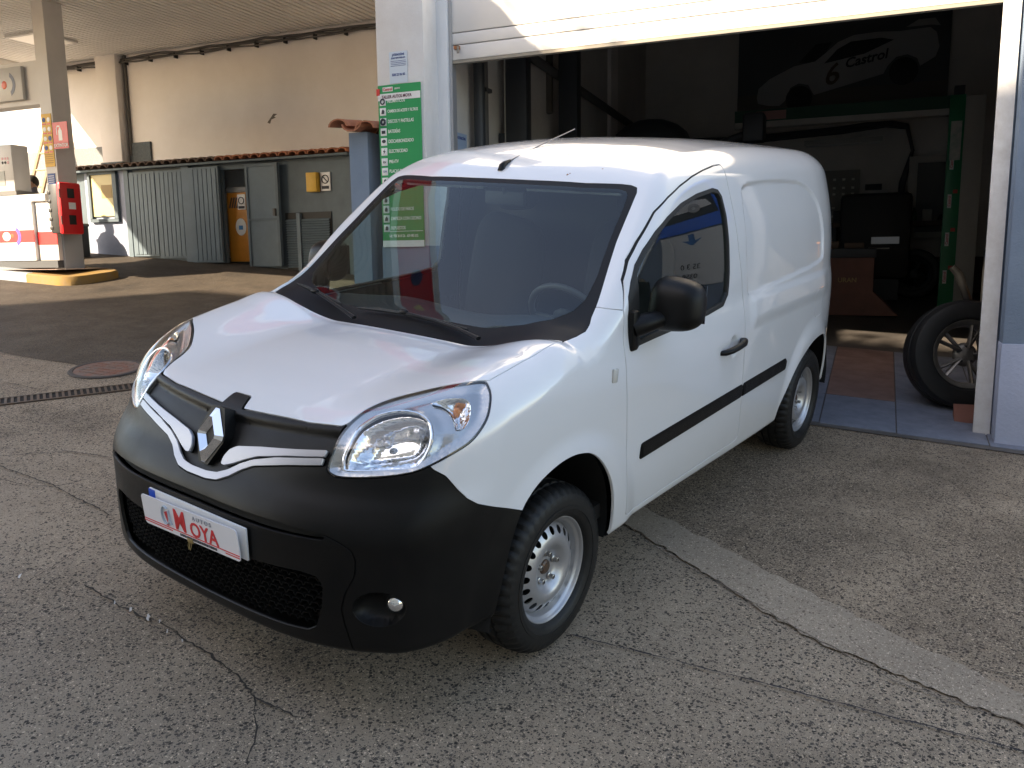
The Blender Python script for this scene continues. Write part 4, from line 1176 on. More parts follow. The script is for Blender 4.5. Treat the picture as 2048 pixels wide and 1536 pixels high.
bx('shaft_base',(-.113,-.003,0),(.113,.303,.55),mat('column_grey_base',(.30,.335,.36),.6),co)
be=bx('sign_beam',(-2.2,.04,2.28),(-.11,.26,2.86),COLW,co)
lg=bx('logo_board',(-1.7,-.02,2.35),(-.40,.035,2.80),mat('logo_board_grey',(.50,.49,.47),.4),co,.01)
def crescent(r0,c0,r1,c1,M,m,parent,name):
    t=np.linspace(-1.15,1.15,17);a=[(c0+r0*math.cos(u),r0*math.sin(u)) for u in t];b=[(c1+r1*math.cos(u),r1*math.sin(u)) for u in np.linspace(1.0,-1.0,17)]
    mb=MB();k=17
    vs=[(u,0,w) for u,w in a]+[(u,0,w) for u,w in b[::-1]];fs=[(i,i+1,k+i+1,k+i) for i in range(k-1)]
    vs=[tuple(M@Vector(v)) for v in vs];mb.add(vs,fs);return mb.build(name,m,parent,ang=None)
NAVY=mat('logo_dark_blue',(.025,.03,.075),.4)
crescent(.17,-.80,.115,-.80,Matrix.Translation((.10,-.024,2.57)),NAVY,lg,'logo_crescent')
MB().sphere((-.76,-.02,2.57),.055,14,8,sc=(1,.15,1)).build('logo_dot',mat('logo_orange',(.66,.08,.02),.4),lg)
ys=bx('safety_notice',(-.105,-.008,1.42),(.085,0,2.13),YEL,co)
for r_ in range(4):
    for c_ in range(2):
        MB().lathe([(.0005,.004),(.030,.004),(.032,0)],14,Matrix.Translation((-.055+c_*.09,-.008,2.05-r_*.125))@Euler((R(90),0,0)).to_matrix().to_4x4()).build('notice_icon',WHITE if (r_+c_)%3 else INKB,ys)
        bx('notice_text',(-.09+c_*.09,-.011,1.985-r_*.125),(-.02+c_*.09,-.007,2.003-r_*.125),REDP,ys)
for k in range(5): bx('notice_line',(-.09,-.011,1.47+k*.028),(.07,-.0075,1.478+k*.028),mat('notice_brown',(.40,.20,.05),.6),ys)
bn=bx('blue_notice',(-.08,-.008,1.16),(.06,0,1.33),INKB,co)
for k in range(5): bx('notice_line',(-.065,-.011,1.18+k*.028),(.045,-.0075,1.187+k*.028),WHITE,bn)
# extinguisher sign plate
ex=th('extinguisher_sign','red sign with a white extinguisher above the word EXTINTOR','sign',-7.764,4.882,PZ)
bx('plate',(-.04,-.012,1.66),(.24,-.004,2.00),REDP,ex)
def flat(name,pts,y,m,parent):
    mb=MB();mb.add([(x,y,z) for x,z in pts],[tuple(range(len(pts)))]);return mb.build(name,m,parent,ang=None)
flat('extinguisher_picture',[(.065,1.755),(.135,1.755),(.135,1.88),(.118,1.905),(.11,1.93),(.09,1.93),(.082,1.905),(.065,1.88)],-.0135,WHITE,ex)
flat('hose_picture',[(.10,1.95),(.05,1.955),(.028,1.92),(.03,1.83),(.042,1.83),(.042,1.915),(.056,1.938),(.10,1.935)],-.0135,WHITE,ex)
bx('caption_plate',(-.045,-.014,1.645),(.245,-.004,1.735),mat('caption_red',(.5,.012,.016),.4),ex)
txt(ex,'caption',[('EXTINTOR',.062,.10,1.69,'CENTER',.9)],WHITE,-.0155)
# extinguisher cabinet
eb=th('extinguisher_box','red and black plastic fire extinguisher box fixed to the column','box',-7.81,4.754,PZ)
bx('box_body',(-.02,-.02,.50),(.16,.30,1.17),mat('black_box_plastic',(.03,.03,.03),.45,var=.3),eb,.02)
for k in range(5): bx('box_rib',(-.03,-.028,.55+k*.12),(.03,.31,.60+k*.12),mat('black_box_plastic'),eb,.008)
dd=bx('box_door',(.155,-.03,.49),(.235,.31,1.19),REDP,eb,.028)
for z in (.62,.98):
    bx('box_window',(.05+.16,-.034,z),(.228,-.028,z+.12),BLK,dd)
    bx('box_window',(.232,.08,z),(.2385,.19,z+.13),BLK,dd,.002)
bx('box_label',(.232,.09,.83),(.2385,.20,.92),WHITE,dd)
# pump island kerb
ki=th('pump_island','raised concrete pump island with a worn yellow and white kerb nose','kerb',-8.12,4.88,gza(-8.12,4.88)-.02)
KY=mat('kerb_yellow',(.31,.175,.03),.8,var=.8,vscale=7,col2=(.24,.17,.09),bump=.3);KW=mat('kerb_blue_white',(.28,.31,.34),.7,var=.6,vscale=6,col2=(.24,.26,.28),bump=.3)
sl=math.atan(.0717)
def kerbpart(name,pts,m,z1):
    mb=MB();n=len(pts)
    vs=[(x,y,-.15-.0717*x+.0877*y) for x,y in pts]+[(x,y,z1-.02-.0717*x+.0877*y) for x,y in pts]+[((x-.7)*.985+.7-.005,y*.95,z1-.0717*x+.0877*y) for x,y in pts]
    fs=[(i,(i+1)%n,n+(i+1)%n,n+i) for i in range(n)]+[(n+i,n+(i+1)%n,2*n+(i+1)%n,2*n+i) for i in range(n)]+[tuple(range(2*n,3*n))]
    mb.add(vs,fs);return mb.build(name,m,ki,ang=40)
kerbpart('kerb_nose',[(0.0,-.36),(.60,-.36),(.76,-.28),(.83,-.1),(.83,.35),(.76,.52),(.60,.60),(0,.60)],KY,.145)
kerbpart('kerb_side',[(-5,-.36),(-.002,-.36),(-.002,.60),(-5,.60)],KW,.145)
bx('island_top',(-5,-.30,.16),(.55,.54,.165),mat('island_concrete',(.42,.30,.25),.85,var=.3),ki)
# fuel pump
fp=th('fuel_pump','white fuel pump with a red band beside the canopy column','fuel pump',-8.79,4.81,gza(-8.5,4.9)+.12)
bx('skirt',(-.62,.0,0),(1.02,.42,.10),mat('pump_plinth',(.06,.065,.07),.5),fp)
lw=bx('lower_panel',(-.62,-.02,.10),(.62,.44,.92),WHITE,fp,.01)
bx('red_band',(-.622,-.024,.36),(.622,-.018,.53),REDP,fp)
bx('side_cabinet',(.63,.03,.10),(1.02,.42,.92),OFFW,fp,.01)
bx('side_band',(.628,.024,.32),(1.022,.032,.50),REDP,fp)
bx('waist_tray',(-.62,-.01,.92),(.90,.34,1.02),OFFW,fp,.01)
bx('tray_channel',(-.62,-.016,1.02),(.34,.30,1.08),mat('tray_grey',(.13,.125,.12),.4),fp)
up_=bx('upper_cabinet',(-.28,.0,1.08),(.30,.26,1.72),OFFW,fp,.012)
bx('upper_cabinet',(-.62,.0,1.08),(-.29,.42,1.74),OFFW,fp,.012)
bx('display',(-.06,-.006,1.16),(.12,.002,1.36),mat('display_grey',(.23,.24,.23),.3),up_)
for i in range(3):
    for j in range(2):
        MB().lathe([(.0005,.004),(.019,.004),(.021,0)],12,Matrix.Translation((.10+i*.055,0,1.53-j*.055))@Euler((R(90),0,0)).to_matrix().to_4x4()).build('grade_button',BLK if (j==1 and i<2) else mat('button_pink',(.62,.33,.34),.5),up_)
bx('small_notice',(-.18,-.004,1.48),(.04,.002,1.55),mat('notice_grey',(.45,.42,.44),.6),up_)
crescent(.14,0,.10,-.02,Matrix.Translation((.22,-.026,.445)),mat('logo_violet',(.10,.07,.42),.4),fp,'logo_crescent')
MB().sphere((.18,-.02,.455),.045,14,8,sc=(1,.12,1)).build('logo_dot',mat('logo_orange'),fp)
MB().sphere((.06,-.02,.445),.09,14,8,sc=(1.1,.09,.8)).build('logo_patch',mat('logo_pale',(.85,.80,.62),.4),fp)
for o_ in (co,ex,eb,ki,fp): o_.scale=(PS,PS,PS)
# ladder against the wall
ld=th('ladder','pale wooden ladder leaning on the wall behind the pump','ladder',-10.95,7.0,gza(-10.95,7.0))
WOODL=mat('ladder_wood',(.52,.38,.24),.7,var=.3,vscale=8)
for s_ in (-.17,.17): MB().tube([(s_,-.35,0),(s_*.85,.42,2.05)],.032,6).build('stile',WOODL,ld)
for k in range(7):
    t=(k+.6)/7.3;MB().tube([(-.17*(1-.15*t),-.35+.77*t,2.05*t),(.17*(1-.15*t),-.35+.77*t,2.05*t)],.017,6).build('rung',WOODL,ld)
# wheelie bin behind the column
bn_=th('rubbish_bin','dark rubbish bin standing behind the column','bin',-9.65,6.45,gza(-9.65,6.45))
mb=MB();mb.prism([(-.20,-.22),(.20,-.22),(.20,.22),(-.20,.22)],0,.48);o=mb.build('bin_body',BLK,bn_)
mb=MB();mb.tube([(-.21,-.0,.52),(.21,0,.52)],.10,10,flat=.6);mb.box((-.22,-.24,.47),(.22,.24,.52),ch=.02);mb.build('bin_lid',mat('bin_lid_grey',(.06,.06,.06),.5),bn_)
# spare disc hanging on the wall
dk=th('hanging_tyre','dark tyre hung high on the wall behind the column','tyre',-9.62,7.40,2.55)
MB().lathe([(.10,-.07),(.20,-.09),(.27,-.06),(.28,0),(.27,.06),(.20,.09),(.10,.07)],28,Euler((R(90),0,0)).to_matrix().to_4x4(),close=True).build('tyre_ring',TYRE,dk)

# ================================================================== garage building
ga=th('garage_building','garage with a wide doorway, white steel frame and blue columns','building',0.5,3.2,0.0)
def gl(a,n,z): return (a-.5,n-3.2,z)
WALLI=mat('garage_inner_wall',(.64,.61,.56),.9,var=.22,vscale=1.2,col2=(.50,.475,.44),bump=.15,bscale=40)
bx('left_pier',gl(-1.805,2.95,0),gl(-1.388,3.3,5.2),WHITEW,ga,.008)
bx('left_pier_base',gl(-1.810,2.945,-.2),gl(-1.383,3.3,1.43),BLUE,ga)
bx('left_return',gl(-1.60,3.16,0),gl(-1.412,3.31,5.2),BLUE,ga)
bx('door_jamb',gl(-1.411,3.165,0),gl(-1.298,3.30,3.3),WHITE,ga,.004)
bx('guide_rail',gl(-1.295,3.19,0),gl(-1.272,3.26,3.3),mat('guide_grey',(.45,.45,.46),.4,metal=.4),ga)
bx('door_jamb',gl(2.475,3.165,-.2),gl(2.572,3.195,3.3),mat('jamb_white',(.76,.755,.75),.55,var=.3,vscale=14,col2=(.62,.60,.58)),ga,.004)
rp=bx('right_pier',gl(2.585,3.0,-.3),gl(6.5,3.4,5.2),BLUE,ga,.006)
bx('pier_dado',gl(2.580,2.994,-.3),gl(6.5,3.3,.775),BLUEL,ga,.004)
bx('lintel_wall',gl(-1.93,3.31,3.30),gl(6.5,3.5,5.2),WHITEW,ga)
bx('side_wall',gl(-1.60,3.31,-.2),gl(-1.345,9.6,5.0),WALLI,ga)
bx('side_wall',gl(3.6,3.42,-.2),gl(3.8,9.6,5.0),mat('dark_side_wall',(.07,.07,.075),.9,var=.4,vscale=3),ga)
bx('rear_wall',gl(-2.0,9.4,-.2),gl(3.8,9.6,5.0),WALLI,ga)
bx('dark_wainscot',gl(-1.75,9.37,-.2),gl(3.6,9.4,1.25),mat('dark_red_wainscot',(.085,.035,.03),.6,var=.3),ga)
bx('flat_roof',gl(-2.0,3.31,5.2),gl(6.5,9.6,5.35),OFFW,ga)
bx('inner_ceiling',gl(-1.75,3.5,4.75),gl(3.6,9.4,4.8),mat('garage_ceiling',(.46,.45,.43),.9),ga)
# up-and-over shutter: white panels with thin joints
SHW=mat('shutter_white',(.78,.765,.74),.5,var=.06,vscale=3)
z=2.852
ht=[.115,.09,.30,.30]
for k,h_ in enumerate(ht):
    bx('shutter_panel',gl(-1.292,3.205,z+.004),gl(2.474,3.245,z+h_-.004),SHW,ga,.003)
    z+=h_
bx('shutter_foot',gl(-1.292,3.20,2.83),gl(2.474,3.25,2.852),mat('shutter_rubber',(.30,.27,.22),.7),ga)
lk=bx('shutter_lock',gl(-1.245,3.17,2.93),gl(-1.205,3.205,2.955),mat('brass_lock',(.45,.20,.10),.4,metal=.6),ga)
bx('lock_key',gl(-1.215,3.165,2.895),gl(-1.198,3.17,2.95),mat('key_steel',(.4,.38,.36),.3,metal=.9),lk)
# low boundary wall capped with roof tiles
bw=th('boundary_wall','low blue wall capped with terracotta tiles beside the green services sign','wall',-2.1,2.98,0)
bx('wall_core',(-.01,.0,.2),(.165,3.4,2.335),BLUE,bw)
for i in range(14):
    y=-.10+i*.26
    for c,inv,up_t in ((-.045,1,.03),(.205,1,.0),(.08,-1,.0)):
        mb=MB();prof=[(math.cos(t)*.092,math.sin(t)*.062*inv) for t in np.linspace(0,math.pi,9)];vs=[];n=9
        for yy,zz,f in ((y,2.345,1.0),(y+.31,2.375,.84)):
            for th_k in (1.0,.84):
                for u,w in prof: vs.append((c+u*f*th_k,yy,zz+up_t+w*th_k+(.045 if inv<0 else 0)))
        fs=[(j,j+1,2*n+j+1,2*n+j) for j in range(n-1)]+[(n+j,3*n+j,3*n+j+1,n+j+1) for j in range(n-1)]+[(j,n+j,n+j+1,j+1) for j in range(n-1)]
        mb.add(vs,fs);mb.build('ridge_tile',TERRA,bw,ang=60)
# ================================================================== green services sign
sg=th('services_sign','tall green workshop services sign with white icons on the pier','sign',-1.605,2.944,0)
GRN=mat('sign_green',(.008,.30,.10),.35,spec=.4)
x0,x1,zt,zb_=-.190,.188,2.664,1.424
bx('board',(x0,-.008,zb_),(x1,0,zt),GRN,sg)
bx('title_strip',(x0+.001,-.011,2.548),(x1-.001,-.006,2.600),WHITE,sg)
bx('foot_strip',(x0+.001,-.011,zb_),(x1-.001,-.006,1.475),WHITE,sg)
bx('rule',(x0+.01,-.0105,1.545),(x1-.01,-.007,1.549),WHITE,sg)
bx('red_badge',(x0-.012,-.012,2.590),(x0+.018,-.003,2.640),mat('badge_red',(.6,.03,.03),.4),sg)
bx('brand_plate',(x0+.045,-.011,2.615),(x0+.135,-.006,2.648),WHITE,sg)
txt(sg,'brand_lettering',[('Castrol',.030,x0+.09,2.631,'CENTER',.9)],REDP,-.0125)
txt(sg,'header_lettering',[('SERVICE',.017,x0+.175,2.632,'CENTER',.8)],WHITE,-.0095)
txt(sg,'title_lettering',[('TALLER AUTOS MOYA',.034,x0+.035,2.574,'LEFT',.78)],mat('title_maroon',(.12,.03,.05),.5),-.0125)
L_=[('NEUMÁTICOS',203),('CAMBIOS DE ACEITE Y FILTROS',222.5),('DISCOS Y PASTILLAS',242.5),('BATERÍAS',262),('DESCARBONIZADO',281.5),('ELECTRICIDAD',301),('PRE-ITV',321.5),('PLACAS DE MATRÍCULA',340.5),('',360),('',379),('',398),('PULIDO DE FAROS',416.5),('LIMPIEZA CON OZONO',435.5),('REPUESTOS',454.5)]
items=[]
for i,(t,y) in enumerate(L_):
    zz=2.661-(y-172)*.003853
    if t: items.append((t,.036 if len(t)<20 else .032,x0+.082,zz,'LEFT',.70 if len(t)<20 else .60))
    ic=bx('icon',(x0+.014,-.011,zz-.029),(x0+.068,-.006,zz+.029),WHITE,sg,.002)
    r=random.Random(i);c=x0+.041
    if i in (0,2): MB().tube([(c+.017*math.cos(u),-.013,zz+.019*math.sin(u)) for u in np.linspace(0,6.283,17)],.005 if i==0 else .009,6,cap=False).build('icon_mark',INK,ic)
    elif i==5: MB().add([(c+.008,-.0125,zz+.022),(c-.012,-.0125,zz-.002),(c,-.0125,zz-.002),(c-.008,-.0125,zz-.022),(c+.014,-.0125,zz+.004),(c+.002,-.0125,zz+.004)],[(0,1,2,5),(2,3,4,5)]).build('icon_mark',INK,ic,ang=None)
    elif i==6: txt(ic,'icon_mark',[('itv',.030,c,zz,'CENTER',.9)],INK,-.0125)
    elif i==7: txt(ic,'icon_mark',[('1234',.022,c,zz,'CENTER',.8)],INKB,-.0125)
    elif i==4: MB().sphere((c,-.011,zz+.004),.017,10,6,sc=(1.1,.1,.8)).build('icon_mark',INK,ic)
    elif i==3: bx('icon_mark',(c-.017,-.013,zz-.014),(c+.017,-.0112,zz+.010),INK,ic)
    else: MB().add([(c-.014,-.0125,zz-.016),(c+.012,-.0125,zz-.018),(c+.016,-.0125,zz+.004),(c+.002,-.0125,zz+.019),(c-.010,-.0125,zz+.008)],[(0,1,2,3,4)]).build('icon_mark',INK,ic,ang=None)
txt(sg,'services_lettering',items,mat('sign_pale',(.80,.86,.80),.4),-.0095)
txt(sg,'phone_lettering',[('Telf.: 928 30 69 26 - 639 983 513',.030,0,1.510,'CENTER',.66)],mat('sign_pale'),-.0095)
nt_=th('paper_notice','pale blue printed paper notice headed ATENCION taped above the green sign','notice',-1.605,2.9475,0)
bx('paper',(-.085,-.0015,2.672),(.075,0,2.905),mat('pale_blue_paper',(.58,.66,.74),.7),nt_)
txt(nt_,'lettering',[('¡ATENCIÓN!',.024,-.004,2.882,'CENTER',.8),('ZONA VIDEOVIGILADA',.015,-.004,2.858,'CENTER',.8),('828 22 06 05',.027,-.004,2.735,'CENTER',.8)],INKB,-.003)
for k in range(4): bx('text_line',(-.072,-.0028,2.835-k*.012),(.062,-.0012,2.838-k*.012),INKB,nt_)
# second notice inside the doorway
n2=th('inner_notice','blue paper notice taped to the wall inside the doorway','notice',-1.340,3.46,0,rz=R(90))
bx('paper',(-.10,-.0015,2.03),(.10,0,2.34),mat('blue_paper',(.32,.42,.56),.7),n2)
txt(n2,'lettering',[('ATENCIÓN',.032,0,2.30,'CENTER',.9),('828 22 06 05',.032,0,2.10,'CENTER',.8)],INKB,-.003)

# ================================================================== posters on the right pier (mirrored in the van's side window)
ps=th('blue_poster','glossy blue advertising poster on the right hand pier','poster',3.05,2.99,0)
bx('sheet',(-.42,-.006,1.82),(.52,0,2.62),mat('poster_blue',(.02,.13,.62),.25),ps)
pic=bx('picture',(-.36,-.009,1.98),(.46,-.005,2.40),mat('picture_dark',(.03,.035,.05),.25),ps)
flat('picture_car',[(-.33,2.08),(-.30,2.16),(-.18,2.20),(-.08,2.30),(.16,2.31),(.27,2.21),(.40,2.17),(.42,2.09)],-.0105,mat('picture_white',(.6,.62,.65),.3),pic)
for x in (-.16,.26): MB().lathe([(.02,.004),(.055,.004),(.06,0)],16,Matrix.Translation((x,-.012,2.10))@Euler((R(90),0,0)).to_matrix().to_4x4()).build('picture_wheel',mat('picture_grey',(.35,.36,.38),.3),pic)
p2=th('white_poster','white sheet with a blue arrow and numbers on the right hand pier','poster',3.0,2.985,0)
bx('sheet',(-.30,-.004,1.12),(.30,0,1.80),mat('poster_white',(.55,.57,.58),.4),p2)
MB().add([(-.03,-.006,1.78),(.03,-.006,1.78),(.03,-.006,1.68),(.10,-.006,1.70),(0,-.006,1.60),(-.10,-.006,1.70),(-.03,-.006,1.68)],[(0,1,2,6),(2,3,4),(6,4,5),(2,4,6)]).build('arrow',mat('arrow_blue',(.03,.16,.40),.4),p2,ang=None)
txt(p2,'lettering',[('35 3 0',.075,.02,1.33,'CENTER',1),('0358',.075,.02,1.22,'CENTER',1)],INK,-.0055)
# ================================================================== garage interior
FBLUE=mat('blue_floor_tile',(.19,.205,.25),.55,var=.5,vscale=5,col2=(.125,.135,.165),bump=.15,bscale=60,rvar=.12)
FRED=mat('red_floor_tile',(.235,.145,.12),.55,var=.5,vscale=5,col2=(.165,.10,.085),bump=.15,bscale=60,rvar=.12)
gf=[(-1.74,2.98),(2.9,2.85),(3.55,3.45),(3.55,9.38),(-1.74,9.38)]
pts=[(P(a,n,0).x,P(a,n,0).y) for a,n in gf]
garage_floor=gpoly('garage_floor',pts,mat('garage_screed',(.115,.10,.088),.7,var=.5,vscale=2.5,col2=(.06,.053,.048)),.010)
def floor_tile(a0,a1,n0,n1,m):
    q=[P(a,n,0) for a,n in ((a0,n0),(a1,n0),(a1,n1),(a0,n1))];mb=MB();r=random.uniform(0,.0015)
    mb.add([(p.x,p.y,gz(p.x,p.y)+.011) for p in q]+[(p.x,p.y,gz(p.x,p.y)+.016+r) for p in q],[(4,5,6,7),(0,1,5,4),(1,2,6,5),(2,3,7,6),(3,0,4,7)])
    mb.build('floor_tile',m,garage_floor,ang=None)
ed=[-1.7,-1.1,-.5,.1,.7,1.22,1.545,2.02,2.55,3.1,3.5]
nr=[2.90,3.68,4.48,5.35]
for i in range(len(ed)-1):
    for j in range(3):
        red=(j>0 and i in (2,6)) or (j==1 and i in (4,8))
        n0=nr[j]+(0.0 if j else .12*(1-i/9.)+ (.0 if i<9 else .6))
        floor_tile(ed[i]+.004,ed[i+1]-.004,n0+.004,nr[j+1]-.004,FRED if red else FBLUE)
def fz(a,n): return gza(a,n)+.011
def gi(name,label,cat,a,n,group=None,rz=0.): return th(name,label,cat,a,n,fz(a,n),group,rz)
# two-post lift: green right column with arm beam, dark left columns
LG=mat('lift_green',(.015,.22,.095),.4,var=.2,vscale=6);LGR=mat('lift_grey',(.40,.385,.35),.55,var=.2,vscale=3);DK=mat('dark_steel',(.035,.038,.042),.5)
lf=gi('lift_column','green and grey lift column with small oil stickers inside the garage','lift',2.60,7.85)
bx('green_face',(-.11,-.01,0),(.045,.05,2.36),LG,lf,.004);bx('grey_side',(.045,-.005,0),(.24,.30,2.34),LGR,lf,.004)
bx('bare_plate',(-.085,-.018,1.66),(.022,-.010,2.08),mat('worn_plate',(.55,.53,.48),.5,var=.4,vscale=12,col2=(.25,.35,.30)),lf)
bx('motor_cap',(-.07,0,2.36),(.03,.1,2.46),DK,lf)
for k in range(4):
    z=.30+k*.42
    st=bx('oil_sticker',(-.075,-.0135,z),(-.035,-.0102,z+.15),WHITE,lf)
    M=Matrix(((0,-1,0,-.055),(0,0,-1,-.0145),(1,0,0,z+.075),(0,0,0,1)));b=MB();vs,fs=text_mesh('Castrol',.040,M,'CENTER',sx=.95,bold=.0006);b.add(vs,fs);b.build('sticker_lettering',REDP,st,ang=None)['kind']='stuff'
    bx('sticker_swoosh',(-.025,-.0135,z+.16),(.02,-.0102,z+.20),mat('swoosh_red',(.5,.06,.04),.5),lf)
bm_=gi('lift_beam','long green lift beam across the garage below the poster','lift beam',1.3,7.95)
b=MB();b.box((-1.15,0,2.13),(1.25,.16,2.27));b.build('beam',mat('beam_green',(.005,.06,.028),.5),bm_);bx('beam_sticker',(-.9,-.004,2.15),(-.55,.001,2.25),mat('sticker_dull',(.35,.18,.16),.6),bm_)
b=MB();b.box((-1.15,-.02,2.06),(1.25,.14,2.13));b.build('cable_tray',LGR,bm_)
l2=gi('dark_lift_post','dark upright steel lift post nearest the left inner wall','post',-1.16,4.25)
bx('post',(-.10,-.06,0),(.10,.06,3.7),DK,l2,.005);bx('post_edge',(-.108,-.066,.5),(-.098,-.055,3.4),LGR,l2);bx('lift_arm',(-.17,-.03,1.75),(-.10,.03,1.82),DK,l2);bx('arm_pad',(-.17,-.05,1.74),(-.10,.05,1.88),DK,l2)
l3=gi('second_lift_post','second dark steel lift post with a hanging pad in the garage','post',-1.10,5.45)
bx('post',(-.10,-.06,0),(.10,.06,3.7),DK,l3,.005);bx('hose',(-.30,.0,1.4),(-.27,.03,2.1),LGR,l3)
bx('hanging_pad',(-.36,-.03,2.1),(-.19,.05,2.75),mat('pad_brown',(.10,.085,.07),.8),l3,.02)
dp=gi('drain_pipe','grey downpipe bending along the inner left wall of the garage','pipe',-1.285,3.78)
MB().tube([(0,0,0),(0,0,2.62),(.03,.05,2.72),(.03,.35,2.72),(.03,4.9,2.5)],.045,10).build('pipe',CABLE,dp,ang=60)
MB().tube([(.04,-.16,0),(.04,-.16,2.95)],.05,8).build('pipe',DK,dp,ang=60)
for k in range(3): MB().box((-.06,-.055,.6+k*.8),(.06,.055,.63+k*.8)).build('pipe_clamp',DK,dp)
eng=gi('engine_rig','dark bulky engine hoist silhouetted against the garage wall','hoist',-.55,6.6)
mb=MB();mb.box((-.45,-.3,0),(.45,.3,1.55),ch=.05);mb.build('rig_body',DK,eng);mb=MB();mb.sphere((0,0,1.75),.42,14,9,sc=(1.1,.8,.75));mb.build('rig_drum',DK,eng)
MB().box((1.0,-.05,1.75),(1.22,.2,2.05),ch=.03).build('rig_head',DK,eng);MB().tube([(.3,0,1.6),(1.05,.05,1.85)],[.05,.04],8).build('rig_arm',DK,eng,ang=60)
# race car poster on the rear wall
rc_=th('race_car_poster','large dark wall poster of a white racing car numbered 6','poster',1.27,9.36,0)
bx('sheet',(-1.31,-.006,3.14),(1.27,0,4.36),mat('poster_dark',(.075,.078,.082),.5),rc_)
bx('track',(-1.30,-.008,3.15),(1.26,-.005,3.45),mat('poster_track',(.10,.085,.072),.5),rc_)
PWH=mat('poster_pale',(.33,.33,.33),.5)
sk=lambda x,z:(x*.94+.0,3.14+z*.97)
body=[sk(*p) for p in [(-1.12,.28),(-1.10,.20),(-.95,.16),(-.80,.15),(-.72,.22),(-.66,.38),(-.55,.43),(-.42,.40),(-.34,.26),(.55,.46),(.60,.56),(.70,.66),(.84,.68),(.96,.62),(1.0,.52),(1.18,.62),(1.22,.74),(1.18,.92),(1.10,.99),(.72,.98),(.45,1.0),(.15,.99),(-.05,.92),(-.20,.80),(-.34,.70),(-.62,.66),(-.95,.52),(-1.10,.40)]]
pb=flat('picture_body',body,-.010,PWH,rc_)
flat('picture_glass',[sk(*p) for p in [(-.22,.66),(-.05,.83),(.12,.91),(.5,.92),(.66,.88),(.30,.74)]],-.012,BLK,pb)
flat('picture_windscreen',[sk(*p) for p in [(-.56,.70),(-.34,.92),(-.12,.93),(-.28,.68)]],-.0095,BLK,pb)
flat('picture_spoiler',[sk(*p) for p in [(.80,1.02),(.95,1.10),(1.15,1.10),(1.22,1.0),(1.10,1.02)]],-.011,PWH,pb)
for x,z in ((-.54,.22),(.80,.47)):
    MB().lathe([(.0005,.003),(.165,.003),(.17,0)],24,Matrix.Translation((sk(x,z)[0],-.012,sk(x,z)[1]))@Euler((R(90),0,0)).to_matrix().to_4x4()).build('picture_wheel',BLK,pb)
M=Matrix(((.99,.12,0,0),(0,0,-1,-.0135),(.16,1.,0,0),(0,0,0,1)))
for t,sz,x,z,m_ in (('6',.38,-.10,.50,mat('number_brown',(.10,.06,.03),.5)),('Castrol',.17,.33,.67,BLK)):
    M2=M.copy();q=sk(x,z);M2[0][3]=q[0];M2[2][3]=q[1];b=MB();vs,fs=text_mesh(t,sz,M2,'CENTER',bold=.004);b.add(vs,fs);b.build('picture_lettering',m_,pb,ang=None)['kind']='stuff'
# cabinets on the rear wall
cb=th('tool_board','grey perforated tool board with rows of small hooks','tool board',1.36,9.37,0)
bx('board',(-.24,-.02,1.47),(.21,0,2.40),mat('board_grey',(.24,.235,.205),.7),cb)
for i in range(3):
    for z in (2.28,2.17,2.09,1.91,1.80,1.69):
        bx('hook',(-.12+i*.115,-.035,z-.014),(-.085+i*.115,-.018,z+.014),mat('hook_pale',(.62,.60,.55),.4),cb)
c2=th('control_cabinet','small pale electrical cabinet with two dark switches on the garage wall','cabinet',1.76,9.37,0)
bx('case',(-.15,-.14,1.74),(.15,0,2.12),mat('cabinet_pale',(.50,.49,.46),.5),c2,.008);bx('switch',(-.07,-.15,2.03),(-.03,-.138,2.05),BLK,c2);bx('switch',(0,-.15,2.03),(.04,-.138,2.05),BLK,c2);bx('lock',(.09,-.152,2.0),(.12,-.138,2.04),BLK,c2);bx('name_plate',(-.06,-.143,1.90),(.06,-.138,1.93),WHITE,c2);bx('top_box',(-.12,-.10,2.12),(.08,0,2.2),BLK,c2);bx('cable_duct',(-.05,-.08,1.3),(.05,0,1.74),DK,c2)
c3=th('wall_shelf_cabinet','glass fronted wall cabinet with a pale frame beside the lift column','cabinet',2.42,9.36,0)
bx('case',(-.25,-.10,1.55),(.25,0,2.50),mat('case_dark',(.10,.10,.095),.5),c3)
for lo,hi in (((-.27,-.13,1.53),(-.17,-.02,2.52)),((.19,-.13,1.53),(.27,-.02,2.52)),((-.17,-.13,2.44),(.19,-.02,2.52)),((-.27,-.14,1.50),(.27,-.02,1.57))): bx('case_frame',lo,hi,mat('frame_pale',(.42,.40,.36),.6),c3)
tb=th('tube_lamp','unlit fluorescent tube lamp fixed high on the garage wall','lamp',1.34,9.33,0)
bx('housing',(-.48,-.05,2.74),(.48,.02,2.80),mat('housing_grey',(.34,.33,.30),.5),tb);MB().tube([(-.45,-.05,2.725),(.45,-.05,2.725)],.016,8).build('tube',mat('tube_white',(.5,.5,.48),.4),tb)
hc=th('wall_cables','thick black cables looping along the garage rear wall','cable',1.3,9.30,0)
for k in range(3): MB().tube([(-2.5,0,2.86+.03*k),(-1.2,0,2.83+.03*k),(0,0,2.88+.03*k),(.55,0,2.93+.03*k),(.80,-.03,2.88+.02*k),(.88,-.03,2.6),(.80-.02*k,-.03,2.2),(.76,-.03,1.6)],.022,8).build('cable',DK,hc,ang=60)
